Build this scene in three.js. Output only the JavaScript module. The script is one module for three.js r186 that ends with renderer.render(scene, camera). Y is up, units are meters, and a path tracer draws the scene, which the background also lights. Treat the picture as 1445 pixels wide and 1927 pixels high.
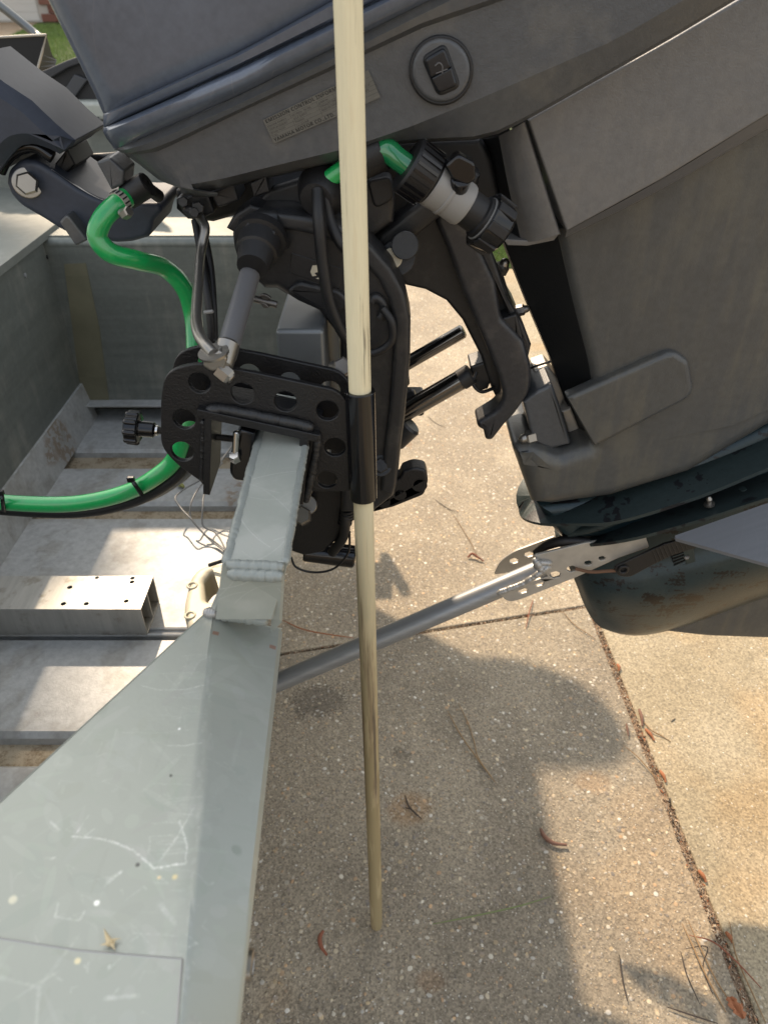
import * as THREE from 'three';
import { mergeGeometries } from 'three/addons/utils/BufferGeometryUtils.js';
import { RoundedBoxGeometry } from 'three/addons/geometries/RoundedBoxGeometry.js';

// ------------------------------------------------------------------ camera, sky, sun, exposure
const scene = new THREE.Scene();
const CAMH = 1.56, PITCH = 36 * Math.PI / 180, FPX = 1391;          // eye height, tilt down, focal length in photo pixels
const camera = new THREE.PerspectiveCamera(2 * Math.atan(963.5 / FPX) * 180 / Math.PI, 767 / 1024, 0.02, 400);
camera.position.set(0, CAMH, 0);
camera.rotation.x = -PITCH;
camera.focus = 1.05; camera.userData.fStop = 7;
scene.add(camera);
const renderer = new THREE.WebGLRenderer({ antialias: true });
renderer.toneMapping = THREE.LinearToneMapping;
renderer.toneMappingExposure = 1.95;
renderer.shadowMap.enabled = true;
const SKYK = 0.96;                                                   // sky strength against the sun
const SUN = new THREE.Vector3(-0.43, 1, -1.1).normalize();
{ // bright summer sky: pale blue with broad white clouds, hazy toward the horizon
  const W = 512, H = 256, d = new Float32Array(W * H * 4), L = []; let q = 99;
  for (let i = 0; i < 6; i++) { const n = 24 << i, a = new Float32Array(n * n); for (let k = 0; k < n * n; k++) { q = (q * 1664525 + 1013904223) >>> 0; a[k] = q / 4294967296; } L.push([n, a]); }
  const cell = (n, a, x, y) => { const x0 = Math.floor(x), y0 = Math.floor(y), tx = x - x0, ty = y - y0, w = tx * tx * (3 - 2 * tx), v = ty * ty * (3 - 2 * ty), g = (i, j) => a[((j % n + n) % n) * n + (i % n + n) % n]; return (g(x0, y0) * (1 - w) + g(x0 + 1, y0) * w) * (1 - v) + (g(x0, y0 + 1) * (1 - w) + g(x0 + 1, y0 + 1) * w) * v; };
  for (let j = 0; j < H; j++) for (let i = 0; i < W; i++) {
    const el = ((j + .5) / H - .5) * Math.PI, az = ((i + .5) / W - .5) * 2 * Math.PI, y = Math.sin(el), x = Math.cos(el) * Math.cos(az), z = Math.cos(el) * Math.sin(az), o = (j * W + i) * 4;
    if (y < 0) { d[o] = .34; d[o + 1] = .32; d[o + 2] = .27; d[o + 3] = 1; continue; }
    const t = Math.pow(1 - y, 3), sunny = Math.max(0, x * SUN.x + y * SUN.y + z * SUN.z), k = 1.1 / (y + .25);
    let c = 0, am = 1, tot = 0; for (let m = 0; m < 6; m++) { c += am * cell(L[m][0], L[m][1], (x * k + 5) * (1 << m), (z * k + 5) * (1 << m)); tot += am; am *= .38; }
    c /= tot; c = Math.min(1, Math.max(0, (c - .34) / .34)); c = c * c * (3 - 2 * c);
    const glow = .35 * Math.pow(sunny, 6) + .5 * Math.pow(sunny, 60), cl = .78 + .5 * Math.pow(sunny, 3);
    const b = [.33 + .37 * t + glow, .41 + .29 * t + glow * .95, .55 + .10 * t + glow * .85];
    d[o] = SKYK * (b[0] + (cl - b[0]) * c * .9); d[o + 1] = SKYK * (b[1] + (cl * .955 - b[1]) * c * .9); d[o + 2] = SKYK * (b[2] + (cl * .88 - b[2]) * c * .9); d[o + 3] = 1;
  }
  const tex = new THREE.DataTexture(d, W, H, THREE.RGBAFormat, THREE.FloatType); tex.mapping = THREE.EquirectangularReflectionMapping; tex.magFilter = tex.minFilter = THREE.LinearFilter; tex.wrapS = THREE.RepeatWrapping; tex.needsUpdate = true;
  scene.background = tex; scene.environment = tex;
}
const sun = new THREE.DirectionalLight(0xffe7ca, 3.15);
sun.position.copy(SUN).multiplyScalar(12).add(new THREE.Vector3(0, 0.5, -1.2));
sun.target.position.set(0, 0.5, -1.2);
sun.castShadow = true;
sun.shadow.mapSize.set(2048, 2048);
sun.shadow.radius = 2.6;
Object.assign(sun.shadow.camera, { left: -4, right: 4, top: 4, bottom: -4, near: 1, far: 30 });
scene.add(sun, sun.target);

// clumps of the added, shading pine branch: x, y, z, radius, needles
const PINE = [[-2.35, 6, -5.45, .42, 5200], [-2.62, 6.05, -5.9, .42, 5200], [-2.75, 6.1, -5.5, .3, 2200], [-3.3, 6, -7.3, .35, 2200], [-3.0, 6.1, -6.7, .3, 1500]];
// ------------------------------------------------------------------ helpers
let seed = 7;
const rnd = () => { seed = (seed * 1664525 + 1013904223) >>> 0; return seed / 4294967296; };
const rr = (a, b) => a + (b - a) * rnd();
function toCreasedNormals(g, angle) {                                // smooth normals except across folds sharper than the angle; safe for millimetre parts
  g = g.index ? g.toNonIndexed() : g;
  const p = g.attributes.position, n = p.count, fn = new Float32Array(n), out = new Float32Array(n * 3), map = new Map(), cosA = Math.cos(angle), keys = new Array(n);
  const a = new THREE.Vector3(), b = new THREE.Vector3(), c = new THREE.Vector3(), F = [];
  for (let i = 0; i < n; i += 3) {
    a.fromBufferAttribute(p, i); b.fromBufferAttribute(p, i + 1); c.fromBufferAttribute(p, i + 2); b.sub(a); c.sub(a); const f = b.clone().cross(c), ar = f.length(); F.push([f.divideScalar(ar || 1), ar]);
    for (let k = 0; k < 3; k++) { const j = i + k, key = Math.round(p.getX(j) * 1e5) + ',' + Math.round(p.getY(j) * 1e5) + ',' + Math.round(p.getZ(j) * 1e5); keys[j] = key; const l = map.get(key); if (l) l.push(i / 3); else map.set(key, [i / 3]); }
  }
  for (let j = 0; j < n; j++) {
    const f = F[Math.floor(j / 3)][0]; let x = 0, y = 0, z = 0;
    for (const q of map.get(keys[j])) { const [m, w] = F[q]; if (m.dot(f) > cosA) { x += m.x * w; y += m.y * w; z += m.z * w; } }
    const l = Math.hypot(x, y, z) || 1; out[j * 3] = x / l; out[j * 3 + 1] = y / l; out[j * 3 + 2] = z / l;
  }
  g.setAttribute('normal', new THREE.BufferAttribute(out, 3));
  return g;
}
const V = (x, y, z) => new THREE.Vector3(x, y, z);
const cP = Math.cos(PITCH), sP = Math.sin(PITCH);
function ray(px, py) {
  const a = (px - 722.5) / FPX, b = (963.5 - py) / FPX;
  return V(a, b * cP - sP, -(b * sP + cP));
}
const Z = (px, py, z) => { const d = ray(px, py); return d.multiplyScalar(z / d.z).add(V(0, CAMH, 0)); };       // a point read off the photo, on a plane of known z
const Y = (px, py, h) => { const d = ray(px, py); return d.multiplyScalar((h - CAMH) / d.y).add(V(0, CAMH, 0)); }; // ... on a level of known height
const taken = {};
function numbered(n) { const k = taken[n] = (taken[n] ?? -1) + 1; return k ? n + '_' + String(k).padStart(3, '0') : n; }
function boxUV(g) {
  if (g.index) g = g.toNonIndexed();
  const p = g.attributes.position, n = g.attributes.normal, uv = new Float32Array(p.count * 2);
  for (let i = 0; i < p.count; i += 3) {
    let ax = 0, ay = 0, az = 0;
    for (let k = 0; k < 3; k++) { ax += n.getX(i + k); ay += n.getY(i + k); az += n.getZ(i + k); }
    ax = Math.abs(ax); ay = Math.abs(ay); az = Math.abs(az);
    for (let k = 0; k < 3; k++) {
      const x = p.getX(i + k), y = p.getY(i + k), z = p.getZ(i + k), o = (i + k) * 2;
      if (az >= ax && az >= ay) { uv[o] = x; uv[o + 1] = y; } else if (ay >= ax) { uv[o] = x; uv[o + 1] = z; } else { uv[o] = z; uv[o + 1] = y; }
    }
  }
  g.setAttribute('uv', new THREE.BufferAttribute(uv, 2));
  return g;
}
function clean(g, keepUV) {
  if (g.index) g = g.toNonIndexed();
  if (!g.attributes.normal) g.computeVertexNormals();
  for (const k of Object.keys(g.attributes)) if (!['position', 'normal', 'uv'].includes(k)) g.deleteAttribute(k);
  return keepUV ? g : boxUV(g);
}
function part(name, geos, mat, parent, label, keepUV = false) {
  const list = (Array.isArray(geos) ? geos : [geos]).map(g => clean(g, keepUV));
  const m = new THREE.Mesh(list.length > 1 ? mergeGeometries(list) : list[0], mat);
  m.name = name; m.castShadow = m.receiveShadow = true;
  if (label) m.userData.label = label;
  parent.add(m);
  return m;
}
function thing(name, label, category, group) {
  const o = new THREE.Group(); o.name = numbered(name); scene.add(o);
  o.userData = { label, category }; if (group) o.userData.group = group;
  return o;
}
function solo(name, geos, mat, label, category, group, keepUV) {      // a thing that is one mesh
  const m = part(numbered(name), geos, mat, scene, label, keepUV);
  m.userData = { label, category }; if (group) m.userData.group = group;
  return m;
}
function struct(name, geos, mat, kind = 'structure') { const m = part(name, geos, mat, scene); m.userData.kind = kind; return m; }

// an outline read off the photo on the plane z, given thickness away from the camera; third number = corner radius in photo pixels
function outline(pts, z, smooth) {
  const q = pts.map(p => { const d = ray(p[0], p[1]), w = Z(p[0], p[1], z); return [w.x, w.y, (p[2] || 0) * (z / d.z) / FPX]; });
  return worldOutline(q, smooth);
}
function worldOutline(q, smooth) {
  const out = [];
  if (smooth) {
    const c = new THREE.CatmullRomCurve3(q.map(p => V(p[0], p[1], 0)), true, 'centripetal');
    return c.getPoints(q.length * 6).slice(0, -1).map(p => new THREE.Vector2(p.x, p.y));
  }
  const n = q.length;
  for (let i = 0; i < n; i++) {
    const a = q[(i + n - 1) % n], b = q[i], c = q[(i + 1) % n], r = b[2];
    if (!r) { out.push(new THREE.Vector2(b[0], b[1])); continue; }
    const la = Math.hypot(a[0] - b[0], a[1] - b[1]), lc = Math.hypot(c[0] - b[0], c[1] - b[1]), k = Math.min(r, la * 0.49, lc * 0.49);
    const A = [b[0] + (a[0] - b[0]) / la * k, b[1] + (a[1] - b[1]) / la * k], C = [b[0] + (c[0] - b[0]) / lc * k, b[1] + (c[1] - b[1]) / lc * k];
    for (let j = 0; j <= 6; j++) { const t = j / 6, u = 1 - t; out.push(new THREE.Vector2(u * u * A[0] + 2 * u * t * b[0] + t * t * C[0], u * u * A[1] + 2 * u * t * b[1] + t * t * C[1])); }
  }
  return out;
}
function extrude(pts2, z, depth, bevel, holes = [], seg = 3) {
  if (THREE.ShapeUtils.area(pts2) < 0) pts2 = pts2.slice().reverse();
  const s = new THREE.Shape(pts2);
  for (const h of holes) s.holes.push(new THREE.Path(THREE.ShapeUtils.area(h) > 0 ? h.slice().reverse() : h));
  let x0 = 9, x1 = -9, y0 = 9, y1 = -9; for (const p of pts2) { x0 = Math.min(x0, p.x); x1 = Math.max(x1, p.x); y0 = Math.min(y0, p.y); y1 = Math.max(y1, p.y); }
  const b = Math.min(bevel, depth * 0.49, 0.1 * Math.min(x1 - x0, y1 - y0));
  const g = new THREE.ExtrudeGeometry(s, { depth: depth - 2 * b, bevelEnabled: b > 0, bevelThickness: b, bevelSize: b, bevelOffset: -b, bevelSegments: seg, curveSegments: 12 });
  g.translate(0, 0, z - depth + b);
  return toCreasedNormals(g, 0.6);
}
const slab = (pts, z, depth, bevel = 0.003, o = {}) => extrude(outline(pts, z, o.smooth), z, depth, bevel, (o.holes || []), o.seg || 3);
function circlePx(px, py, r, z, n = 24) { const w = Z(px, py, z), k = r * (z / ray(px, py).z) / FPX; return circleW(w.x, w.y, k, n); }
function circleW(x, y, k, n = 24) { const o = []; for (let i = 0; i < n; i++) o.push(new THREE.Vector2(x + k * Math.cos(i / n * 6.28319), y + k * Math.sin(i / n * 6.28319))); return o; }
// a surface through rails (arrays of points that run alongside one another)
function resample(r, n, smooth) {
  const c = smooth ? new THREE.CatmullRomCurve3(r, false, 'centripetal') : null;
  if (c) return c.getSpacedPoints(n);
  const L = [0]; for (let i = 1; i < r.length; i++) L.push(L[i - 1] + r[i].distanceTo(r[i - 1]));
  const o = [];
  for (let i = 0; i <= n; i++) {
    const t = L[L.length - 1] * i / n; let k = 1; while (k < L.length - 1 && L[k] < t) k++;
    o.push(r[k - 1].clone().lerp(r[k], Math.min(1, (t - L[k - 1]) / Math.max(1e-9, L[k] - L[k - 1]))));
  }
  return o;
}
function rails(list, { n = 40, along = true, across = 0, crease = 0.5, keep = false } = {}) {
  let rows = keep ? list : list.map(r => resample(r, n, along));
  if (across) {
    const cols = rows[0].map((_, i) => new THREE.CatmullRomCurve3(rows.map(r => r[i]), false, 'centripetal').getPoints((rows.length - 1) * across));
    rows = cols[0].map((_, j) => cols.map(c => c[j]));
  }
  const w = rows[0].length, pos = [], idx = [];
  for (const r of rows) for (const p of r) pos.push(p.x, p.y, p.z);
  for (let j = 0; j < rows.length - 1; j++) for (let i = 0; i < w - 1; i++) { const a = j * w + i, b = a + 1, c = a + w, d = c + 1; idx.push(a, c, b, b, c, d); }
  const g = new THREE.BufferGeometry();
  g.setAttribute('position', new THREE.Float32BufferAttribute(pos, 3)); g.setIndex(idx); g.computeVertexNormals();
  return crease ? toCreasedNormals(g, crease) : g;
}
function mirrorZ(g, zc) {
  g = g.index ? g.toNonIndexed() : g.clone();
  const p = g.attributes.position, n = g.attributes.normal;
  for (let i = 0; i < p.count; i++) { p.setZ(i, 2 * zc - p.getZ(i)); n.setZ(i, -n.getZ(i)); }
  for (const a of [p, n]) for (let i = 0; i < a.count; i += 3) {
    const x = a.getX(i), y = a.getY(i), z = a.getZ(i);
    a.setXYZ(i, a.getX(i + 1), a.getY(i + 1), a.getZ(i + 1)); a.setXYZ(i + 1, x, y, z);
  }
  return g;
}
const both = (g, zc) => [g, mirrorZ(g, zc)];
// a round bar or hose through points; radius a number or a function of 0..1
function tube(pts, rad, { n = 0, seg = 12, smooth = true, cap = true } = {}) {
  const fine = smooth && pts.length > 2 ? new THREE.CatmullRomCurve3(pts, false, 'centripetal').getSpacedPoints(n || pts.length * 10) : (n ? resample(pts, n, false) : pts);
  const R = typeof rad === 'function' ? rad : () => rad, m = fine.length, pos = [], idx = [];
  let prev = null;
  for (let i = 0; i < m; i++) {
    const T = fine[Math.min(i + 1, m - 1)].clone().sub(fine[Math.max(i - 1, 0)]).normalize();
    if (!prev) { prev = Math.abs(T.y) < 0.9 ? V(0, 1, 0) : V(1, 0, 0); }
    const N = prev.clone().sub(T.clone().multiplyScalar(prev.dot(T))).normalize(), B = T.clone().cross(N); prev = N;
    const r = R(i / (m - 1));
    for (let k = 0; k < seg; k++) { const a = k / seg * Math.PI * 2; const q = fine[i].clone().addScaledVector(N, r * Math.cos(a)).addScaledVector(B, r * Math.sin(a)); pos.push(q.x, q.y, q.z); }
  }
  for (let i = 0; i < m - 1; i++) for (let k = 0; k < seg; k++) { const a = i * seg + k, b = i * seg + (k + 1) % seg; idx.push(a, b, a + seg, b, b + seg, a + seg); }
  if (cap) {
    pos.push(fine[0].x, fine[0].y, fine[0].z, fine[m - 1].x, fine[m - 1].y, fine[m - 1].z);
    const c0 = m * seg, c1 = c0 + 1;
    for (let k = 0; k < seg; k++) { idx.push(c0, (k + 1) % seg, k); idx.push(c1, (m - 1) * seg + k, (m - 1) * seg + (k + 1) % seg); }
  }
  const g = new THREE.BufferGeometry();
  g.setAttribute('position', new THREE.Float32BufferAttribute(pos, 3)); g.setIndex(idx); g.computeVertexNormals();
  return toCreasedNormals(g, 0.9);
}
const UP = V(0, 1, 0);
function turned(a, b, profile, seg = 20, crease = 0.6) {             // a lathe along the line from a towards b; profile [distance from a, radius]
  let g = new THREE.LatheGeometry(profile.map(([s, r]) => new THREE.Vector2(r, s)), seg);
  g = toCreasedNormals(g.toNonIndexed(), crease);
  g.applyQuaternion(new THREE.Quaternion().setFromUnitVectors(UP, b.clone().sub(a).normalize()));
  return g.translate(a.x, a.y, a.z);
}
const rod = (a, b, r, c = 0.001, seg = 20) => { const L = a.distanceTo(b); return turned(a, b, [[0, 0], [0, r - c], [c, r], [L - c, r], [L, r - c], [L, 0]], seg); };
const hexBolt = (a, b, r, h) => turned(a, b, [[0, 0], [0, r], [h * 0.82, r], [h, r * 0.82], [h, 0]], 6, 0.2);
function box(w, h, d, x, y, z, r = 0.003, rot) { const g = new RoundedBoxGeometry(w, h, d, 2, Math.min(r, w / 2.1, h / 2.1, d / 2.1)); if (rot) g.rotateX(rot[0]).rotateY(rot[1]).rotateZ(rot[2]); return g.translate(x, y, z); }
function weld(path, r, step) {                                      // a bead of weld metal: overlapping ripples
  const L = path.reduce((q, p, i) => i ? q + p.distanceTo(path[i - 1]) : 0, 0), k = L / (step * 1.15), n = Math.max(8, Math.ceil(k * 9));
  const pts = resample(path, Math.max(3, Math.round(k)), false).map((p, i, a) => i && i < a.length - 1 ? p.clone().add(V(rr(-1, 1), rr(-.3, .3), rr(-1, 1)).multiplyScalar(r * .09)) : p), ph = rr(0, 1);
  return [tube(pts, t => { const f = (t * k + ph) % 1, e = Math.min(1, Math.min(t, 1 - t) * L / r); return r * (.93 + .075 * Math.sqrt(1 - f) + .05 * Math.sin(t * 37 + ph * 9)) * (.45 + .55 * Math.sqrt(e)); }, { n, seg: 14 })];
}

// ------------------------------------------------------------------ textures (colour, grain, stains)
function lattice(seedN, per) { const a = new Float32Array(per * per); let s = seedN * 7919 + 13; for (let i = 0; i < a.length; i++) { s = (s * 1664525 + 1013904223) >>> 0; a[i] = s / 4294967296; } return a; }
function noiseField(size, seedN, per0, oct, gain = 0.5, sx = 1, sy = 1) {   // tileable value noise, 0..1
  const out = new Float32Array(size * size); let amp = 1, tot = 0, per = per0;
  for (let o = 0; o < oct; o++) {
    const px = Math.max(1, Math.round(per * sx)), py = Math.max(1, Math.round(per * sy)), N = Math.max(px, py), L = lattice(seedN + o, N);
    for (let y = 0; y < size; y++) {
      const fy = y / size * py, y0 = Math.floor(fy), ty = fy - y0, wy = ty * ty * (3 - 2 * ty), ya = (y0 % py) * N, yb = ((y0 + 1) % py) * N;
      for (let x = 0; x < size; x++) {
        const fx = x / size * px, x0 = Math.floor(fx), tx = fx - x0, wx = tx * tx * (3 - 2 * tx), xa = x0 % px, xb = (x0 + 1) % px;
        const a = L[ya + xa], b = L[ya + xb], c = L[yb + xa], d = L[yb + xb];
        out[y * size + x] += amp * (a + (b - a) * wx + (c - a + (a - b - c + d) * wx) * wy);
      }
    }
    tot += amp; amp *= gain; per *= 2;
  }
  for (let i = 0; i < out.length; i++) out[i] /= tot;
  return out;
}
const enc = v => { v = Math.min(1, Math.max(0, v)); return 255 * (v <= 0.0031308 ? v * 12.92 : 1.055 * Math.pow(v, 1 / 2.4) - 0.055); };
function colourTex(size, fn, metres) {
  const d = new Uint8Array(size * size * 4);
  for (let i = 0; i < size * size; i++) { const c = fn(i); d[i * 4] = enc(c[0]); d[i * 4 + 1] = enc(c[1]); d[i * 4 + 2] = enc(c[2]); d[i * 4 + 3] = 255; }
  const t = new THREE.DataTexture(d, size, size); t.colorSpace = THREE.SRGBColorSpace;
  return finish(t, metres);
}
function greyTex(size, fn, metres) {
  const d = new Uint8Array(size * size * 4);
  for (let i = 0; i < size * size; i++) { const c = Math.min(255, Math.max(0, fn(i) * 255)); d[i * 4] = d[i * 4 + 1] = d[i * 4 + 2] = c; d[i * 4 + 3] = 255; }
  return finish(new THREE.DataTexture(d, size, size), metres);
}
function finish(t, metres) { t.wrapS = t.wrapT = THREE.RepeatWrapping; t.magFilter = THREE.LinearFilter; t.minFilter = THREE.LinearMipmapLinearFilter; t.generateMipmaps = true; t.repeat.set(1 / metres, 1 / metres); t.needsUpdate = true; return t; }
const mix = (a, b, t) => [a[0] + (b[0] - a[0]) * t, a[1] + (b[1] - a[1]) * t, a[2] + (b[2] - a[2]) * t];
const sst = (a, b, x) => { x = Math.min(1, Math.max(0, (x - a) / (b - a))); return x * x * (3 - 2 * x); };
const M = (o) => { const m = new (o.clearcoat || o.transmission || o.sheen ? THREE.MeshPhysicalMaterial : THREE.MeshStandardMaterial)(); for (const k in o) { if (k === 'c') m.color.setRGB(...o.c); else m[k] = o[k]; } m.side = THREE.DoubleSide; return m; };

// exposed aggregate concrete: sand, pebbles of many tones, faint stains
function concrete(seedN, base, dark, pebbles, count, rmax, stain, marks = []) {
  const S = 2048, n1 = noiseField(S, seedN, 6, 6), n2 = noiseField(S, seedN + 30, 512, 2, 0.8), n3 = noiseField(S, seedN + 60, 5, 4);
  const col = new Float32Array(S * S * 3), h = new Float32Array(S * S);
  for (let i = 0; i < S * S; i++) {
    const g = (n2[i] - 0.5) * 1.1, m = sst(0.35, 0.65, n1[i]);
    const c = mix(dark, base, m), f = 1 + g; h[i] = 0.35 + g * 0.35;
    const st = sst(0.58, 0.72, n3[i]) * stain;
    col[i * 3] = c[0] * f * (1 + 0.1 * st); col[i * 3 + 1] = c[1] * f * (1 - 0.1 * st); col[i * 3 + 2] = c[2] * f * (1 - 0.32 * st);
  }
  for (const [mx, mz, mr, mk, mc] of marks) { const e = Math.ceil(mr / 2 * S * 1.6), ux = mx / 2 * S, uz = mz / 2 * S; for (let dy = -e; dy <= e; dy++) for (let dx = -e; dx <= e; dx++) { const i = ((Math.floor(uz) + dy) % S + S) % S * S + ((Math.floor(ux) + dx) % S + S) % S, q = Math.hypot(dx, dy * 1.3) / (mr / 2 * S) + (n1[(i * 7) % (S * S)] - .5) * .5 + (n2[i] - .5) * .6, a = mk * sst(1.15, .55, q); for (let j = 0; j < 3; j++) col[i * 3 + j] *= 1 + (mc[j] - 1) * a; } }
  let s = seedN * 77 + 5; const R = () => { s = (s * 1664525 + 1013904223) >>> 0; return s / 4294967296; };
  for (let k = 0; k < count; k++) {
    const cx = R() * S, cy = R() * S, big = R(), r = 0.8 + (rmax - 0.8) * Math.pow(big, 7) + R() * 1.1, as = 0.6 + 0.4 * R(), th = R() * 3.14, c = pebbles[Math.floor(R() * pebbles.length)], v = 0.7 + 0.5 * R(), ct = Math.cos(th), st = Math.sin(th);
    const al = 0.25 + 0.65 * R(), e = Math.ceil(r) + 1;
    for (let dy = -e; dy <= e; dy++) for (let dx = -e; dx <= e; dx++) {
      const u = (dx * ct + dy * st) / r, w = (-dx * st + dy * ct) / (r * as), q = u * u + w * w + (R() - 0.5) * 0.25; if (q > 1) continue;
      const i = ((Math.floor(cy) + dy + S) % S) * S + (Math.floor(cx) + dx + S) % S, a = al * Math.min(1, (1 - q) * 2.5);
      for (let j = 0; j < 3; j++) col[i * 3 + j] += (c[j] * v - col[i * 3 + j]) * a;
      h[i] = Math.max(h[i], 0.45 + 0.45 * Math.sqrt(Math.max(0, 1 - q)));
    }
  }
  return { map: colourTex(S, i => [col[i * 3], col[i * 3 + 1], col[i * 3 + 2]], 2), bumpMap: greyTex(S, i => h[i], 2) };
}
const peb = [[.62, .52, .36], [.7, .64, .52], [.55, .42, .25], [.45, .36, .25], [.68, .64, .56], [.3, .25, .2], [.56, .36, .2], [.2, .18, .16], [.5, .44, .35]];
const cA = concrete(3, [.305, .256, .185], [.232, .194, .141], peb, 58000, 5.5, 0.35, [[-.17, -1.29, .085, .75, [.45, .45, .47]], [.045, -1.13, .028, .6, [.5, .5, .5]], [.06, -.98, .06, .5, [1.15, .8, .5]], [.5, -1.05, .05, .35, [1.1, .8, .55]], [.09, -.62, .03, .4, [1.1, .8, .6]], [-.1, -.55, .1, .3, [.7, .7, .7]]]);
const cB = concrete(11, [.375, .315, .215], [.31, .255, .165], peb.slice(0, 5), 30000, 3, 0.5);
const MAT = {};
MAT.slabA = M({ ...cA, bumpScale: 0.0022, roughness: 0.9 });
MAT.slabFar = M({ ...cA, color: new THREE.Color(1.26, 1.25, 1.24), bumpScale: 0.002, roughness: 0.9 });
MAT.slabB = M({ ...cB, bumpScale: 0.0016, roughness: 0.92 });

const N512a = noiseField(512, 101, 4, 6), N512b = noiseField(512, 131, 8, 5, 0.6), N512c = noiseField(512, 151, 64, 3, 0.7), N512s = noiseField(512, 171, 3, 6, 0.62, 1, 14), N512t = noiseField(512, 191, 3, 6, 0.6, 10, 1);
const fineBump = greyTex(512, i => N512c[i], 0.12);
const softBump = greyTex(512, i => N512b[i] * 0.6 + N512c[i] * 0.4, 0.25);
// scratches and scuffs drawn on a canvas of lines: thin bright marks over a base tone
function scratched(size, base, fnBase, lines, col, seedN, metres) {
  const d = new Float32Array(size * size); let s = seedN; const R = () => { s = (s * 1664525 + 1013904223) >>> 0; return s / 4294967296; };
  for (let k = 0; k < lines; k++) {
    let x = R() * size, y = R() * size, a = R() * 6.28; const L = 20 + R() * R() * size * 0.5, al = 0.2 + 0.8 * R() * R(), bend = (R() - 0.5) * 0.02;
    for (let t = 0; t < L; t++) { x += Math.cos(a); y += Math.sin(a); a += bend; const i = ((Math.floor(y) % size + size) % size) * size + ((Math.floor(x) % size + size) % size); d[i] = Math.max(d[i], al * (0.5 + 0.5 * R())); }
  }
  return colourTex(size, i => mix(fnBase(i), col, d[i] * 0.75), metres);
}
const grimeRough = greyTex(512, i => 0.27 + 0.15 * N512b[i] + 0.08 * N512c[i], 0.5);
MAT.cowl = M({ map: scratched(512, 0, i => { const v = 0.9 + 0.25 * (N512a[i] - 0.5) + 0.25 * (N512c[i] - .5); return [.105 * v, .128 * v, .172 * v]; }, 14, [.2, .2, .21], 5, 0.4), roughness: 0.36, metalness: 0.25, clearcoat: 0.8, clearcoatRoughness: 0.14 });
MAT.lip = M({ c: [.15, .15, .155], roughness: .34, metalness: .3, bumpMap: fineBump, bumpScale: .0001 });
MAT.handle = M({ map: MAT.cowl.map, roughness: .5, metalness: .1, color: new THREE.Color(.42, .42, .45) });
MAT.pan = M({ map: colourTex(512, i => { const d = sst(.5, .72, N512b[i]) * 0.55, g = 0.86 + .28 * N512c[i]; return mix([.078 * g, .083 * g, .09 * g], [.118 * g, .117 * g, .112 * g], d); }, 0.45), roughnessMap: grimeRough, roughness: 1, metalness: 0.15, bumpMap: fineBump, bumpScale: 0.0002 });
MAT.apron = M({ map: colourTex(512, i => { const d = sst(.42, .7, N512b[i]) * .4 + N512a[i] * .3 + .3 * sst(.5, .7, N512t[i]), g = 0.88 + .24 * N512c[i]; return mix([.135 * g, .134 * g, .133 * g], [.168 * g, .159 * g, .146 * g], d); }, 0.45), roughnessMap: grimeRough, roughness: 1, metalness: 0.1, bumpMap: fineBump, bumpScale: 0.0002 });
MAT.leg = M({ map: colourTex(512, i => { const d = sst(.4, .7, N512t[i] * .45 + N512b[i] * .35 + N512a[i] * .2), g = 0.88 + .24 * N512c[i]; return mix([.075 * g, .077 * g, .076 * g], [.104 * g, .1 * g, .086 * g], d); }, 0.5), roughnessMap: grimeRough, roughness: 0.95, metalness: 0.15, bumpMap: fineBump, bumpScale: 0.0002 });
MAT.lower = M({ map: colourTex(512, i => { const chip = sst(.57, .585, N512b[i] * .5 + N512s[i] * .25 + N512c[i] * .25), g = 0.85 + .3 * N512c[i], d = sst(.35, .7, N512a[i]); return mix(mix([.016 * g, .033 * g, .040 * g], [.028 * g, .045 * g, .048 * g], d), [.005, .005, .006], chip); }, 0.3), roughness: 0.33, metalness: 0.2, bumpMap: fineBump, bumpScale: 0.0002 });
MAT.plate = M({ map: colourTex(512, i => { const chip = sst(.6, .62, N512b[i]), g = 0.85 + .3 * N512c[i]; return mix([.028 * g, .042 * g, .043 * g], [.012, .013, .016], chip); }, 0.35), roughness: 0.42, metalness: 0.2, bumpMap: fineBump, bumpScale: 0.0002 });
MAT.cast = M({ map: colourTex(512, i => { const g = 0.75 + .5 * N512c[i]; return mix([.019 * g, .0195 * g, .021 * g], [.038 * g, .036 * g, .034 * g], sst(.5, .78, N512b[i])); }, 0.3), roughness: 0.42, metalness: 0.1, bumpMap: fineBump, bumpScale: 0.00015 });
MAT.arm = M({ map: MAT.cast.map, color: new THREE.Color(1.55, 1.55, 1.6), roughness: .36, metalness: .1, bumpMap: fineBump, bumpScale: .0002 });
MAT.powder = M({ c: [.006, .006, .007], roughness: 0.42, bumpMap: fineBump, bumpScale: 0.0005 });
MAT.powderRaw = M({ c: [.3, .3, .3], roughness: 0.5, metalness: 0.6, bumpMap: fineBump, bumpScale: 0.001 });
MAT.rubber = M({ c: [.008, .008, .009], roughness: 0.5, bumpMap: fineBump, bumpScale: 0.0002 });
MAT.gloss = M({ c: [.006, .006, .007], roughness: 0.14 });
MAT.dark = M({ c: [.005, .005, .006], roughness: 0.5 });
MAT.shadeBlack = M({ c: [.011, .012, .013], roughness: 0.4, bumpMap: fineBump, bumpScale: .0002 });  // near black stands for the shade on the leg and apron fronts
MAT.block = M({ map: colourTex(256, i => { const v = .85 + .3 * N512b[(i % 256) + (i >> 8) * 512]; return [.15 * v, .16 * v, .165 * v]; }, .2), roughness: .4, metalness: .4 });
MAT.chrome = M({ c: [.62, .6, .57], roughness: 0.16, metalness: 1 });
MAT.ram = M({ c: [.17, .165, .16], roughness: 0.14, metalness: 1 });
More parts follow.
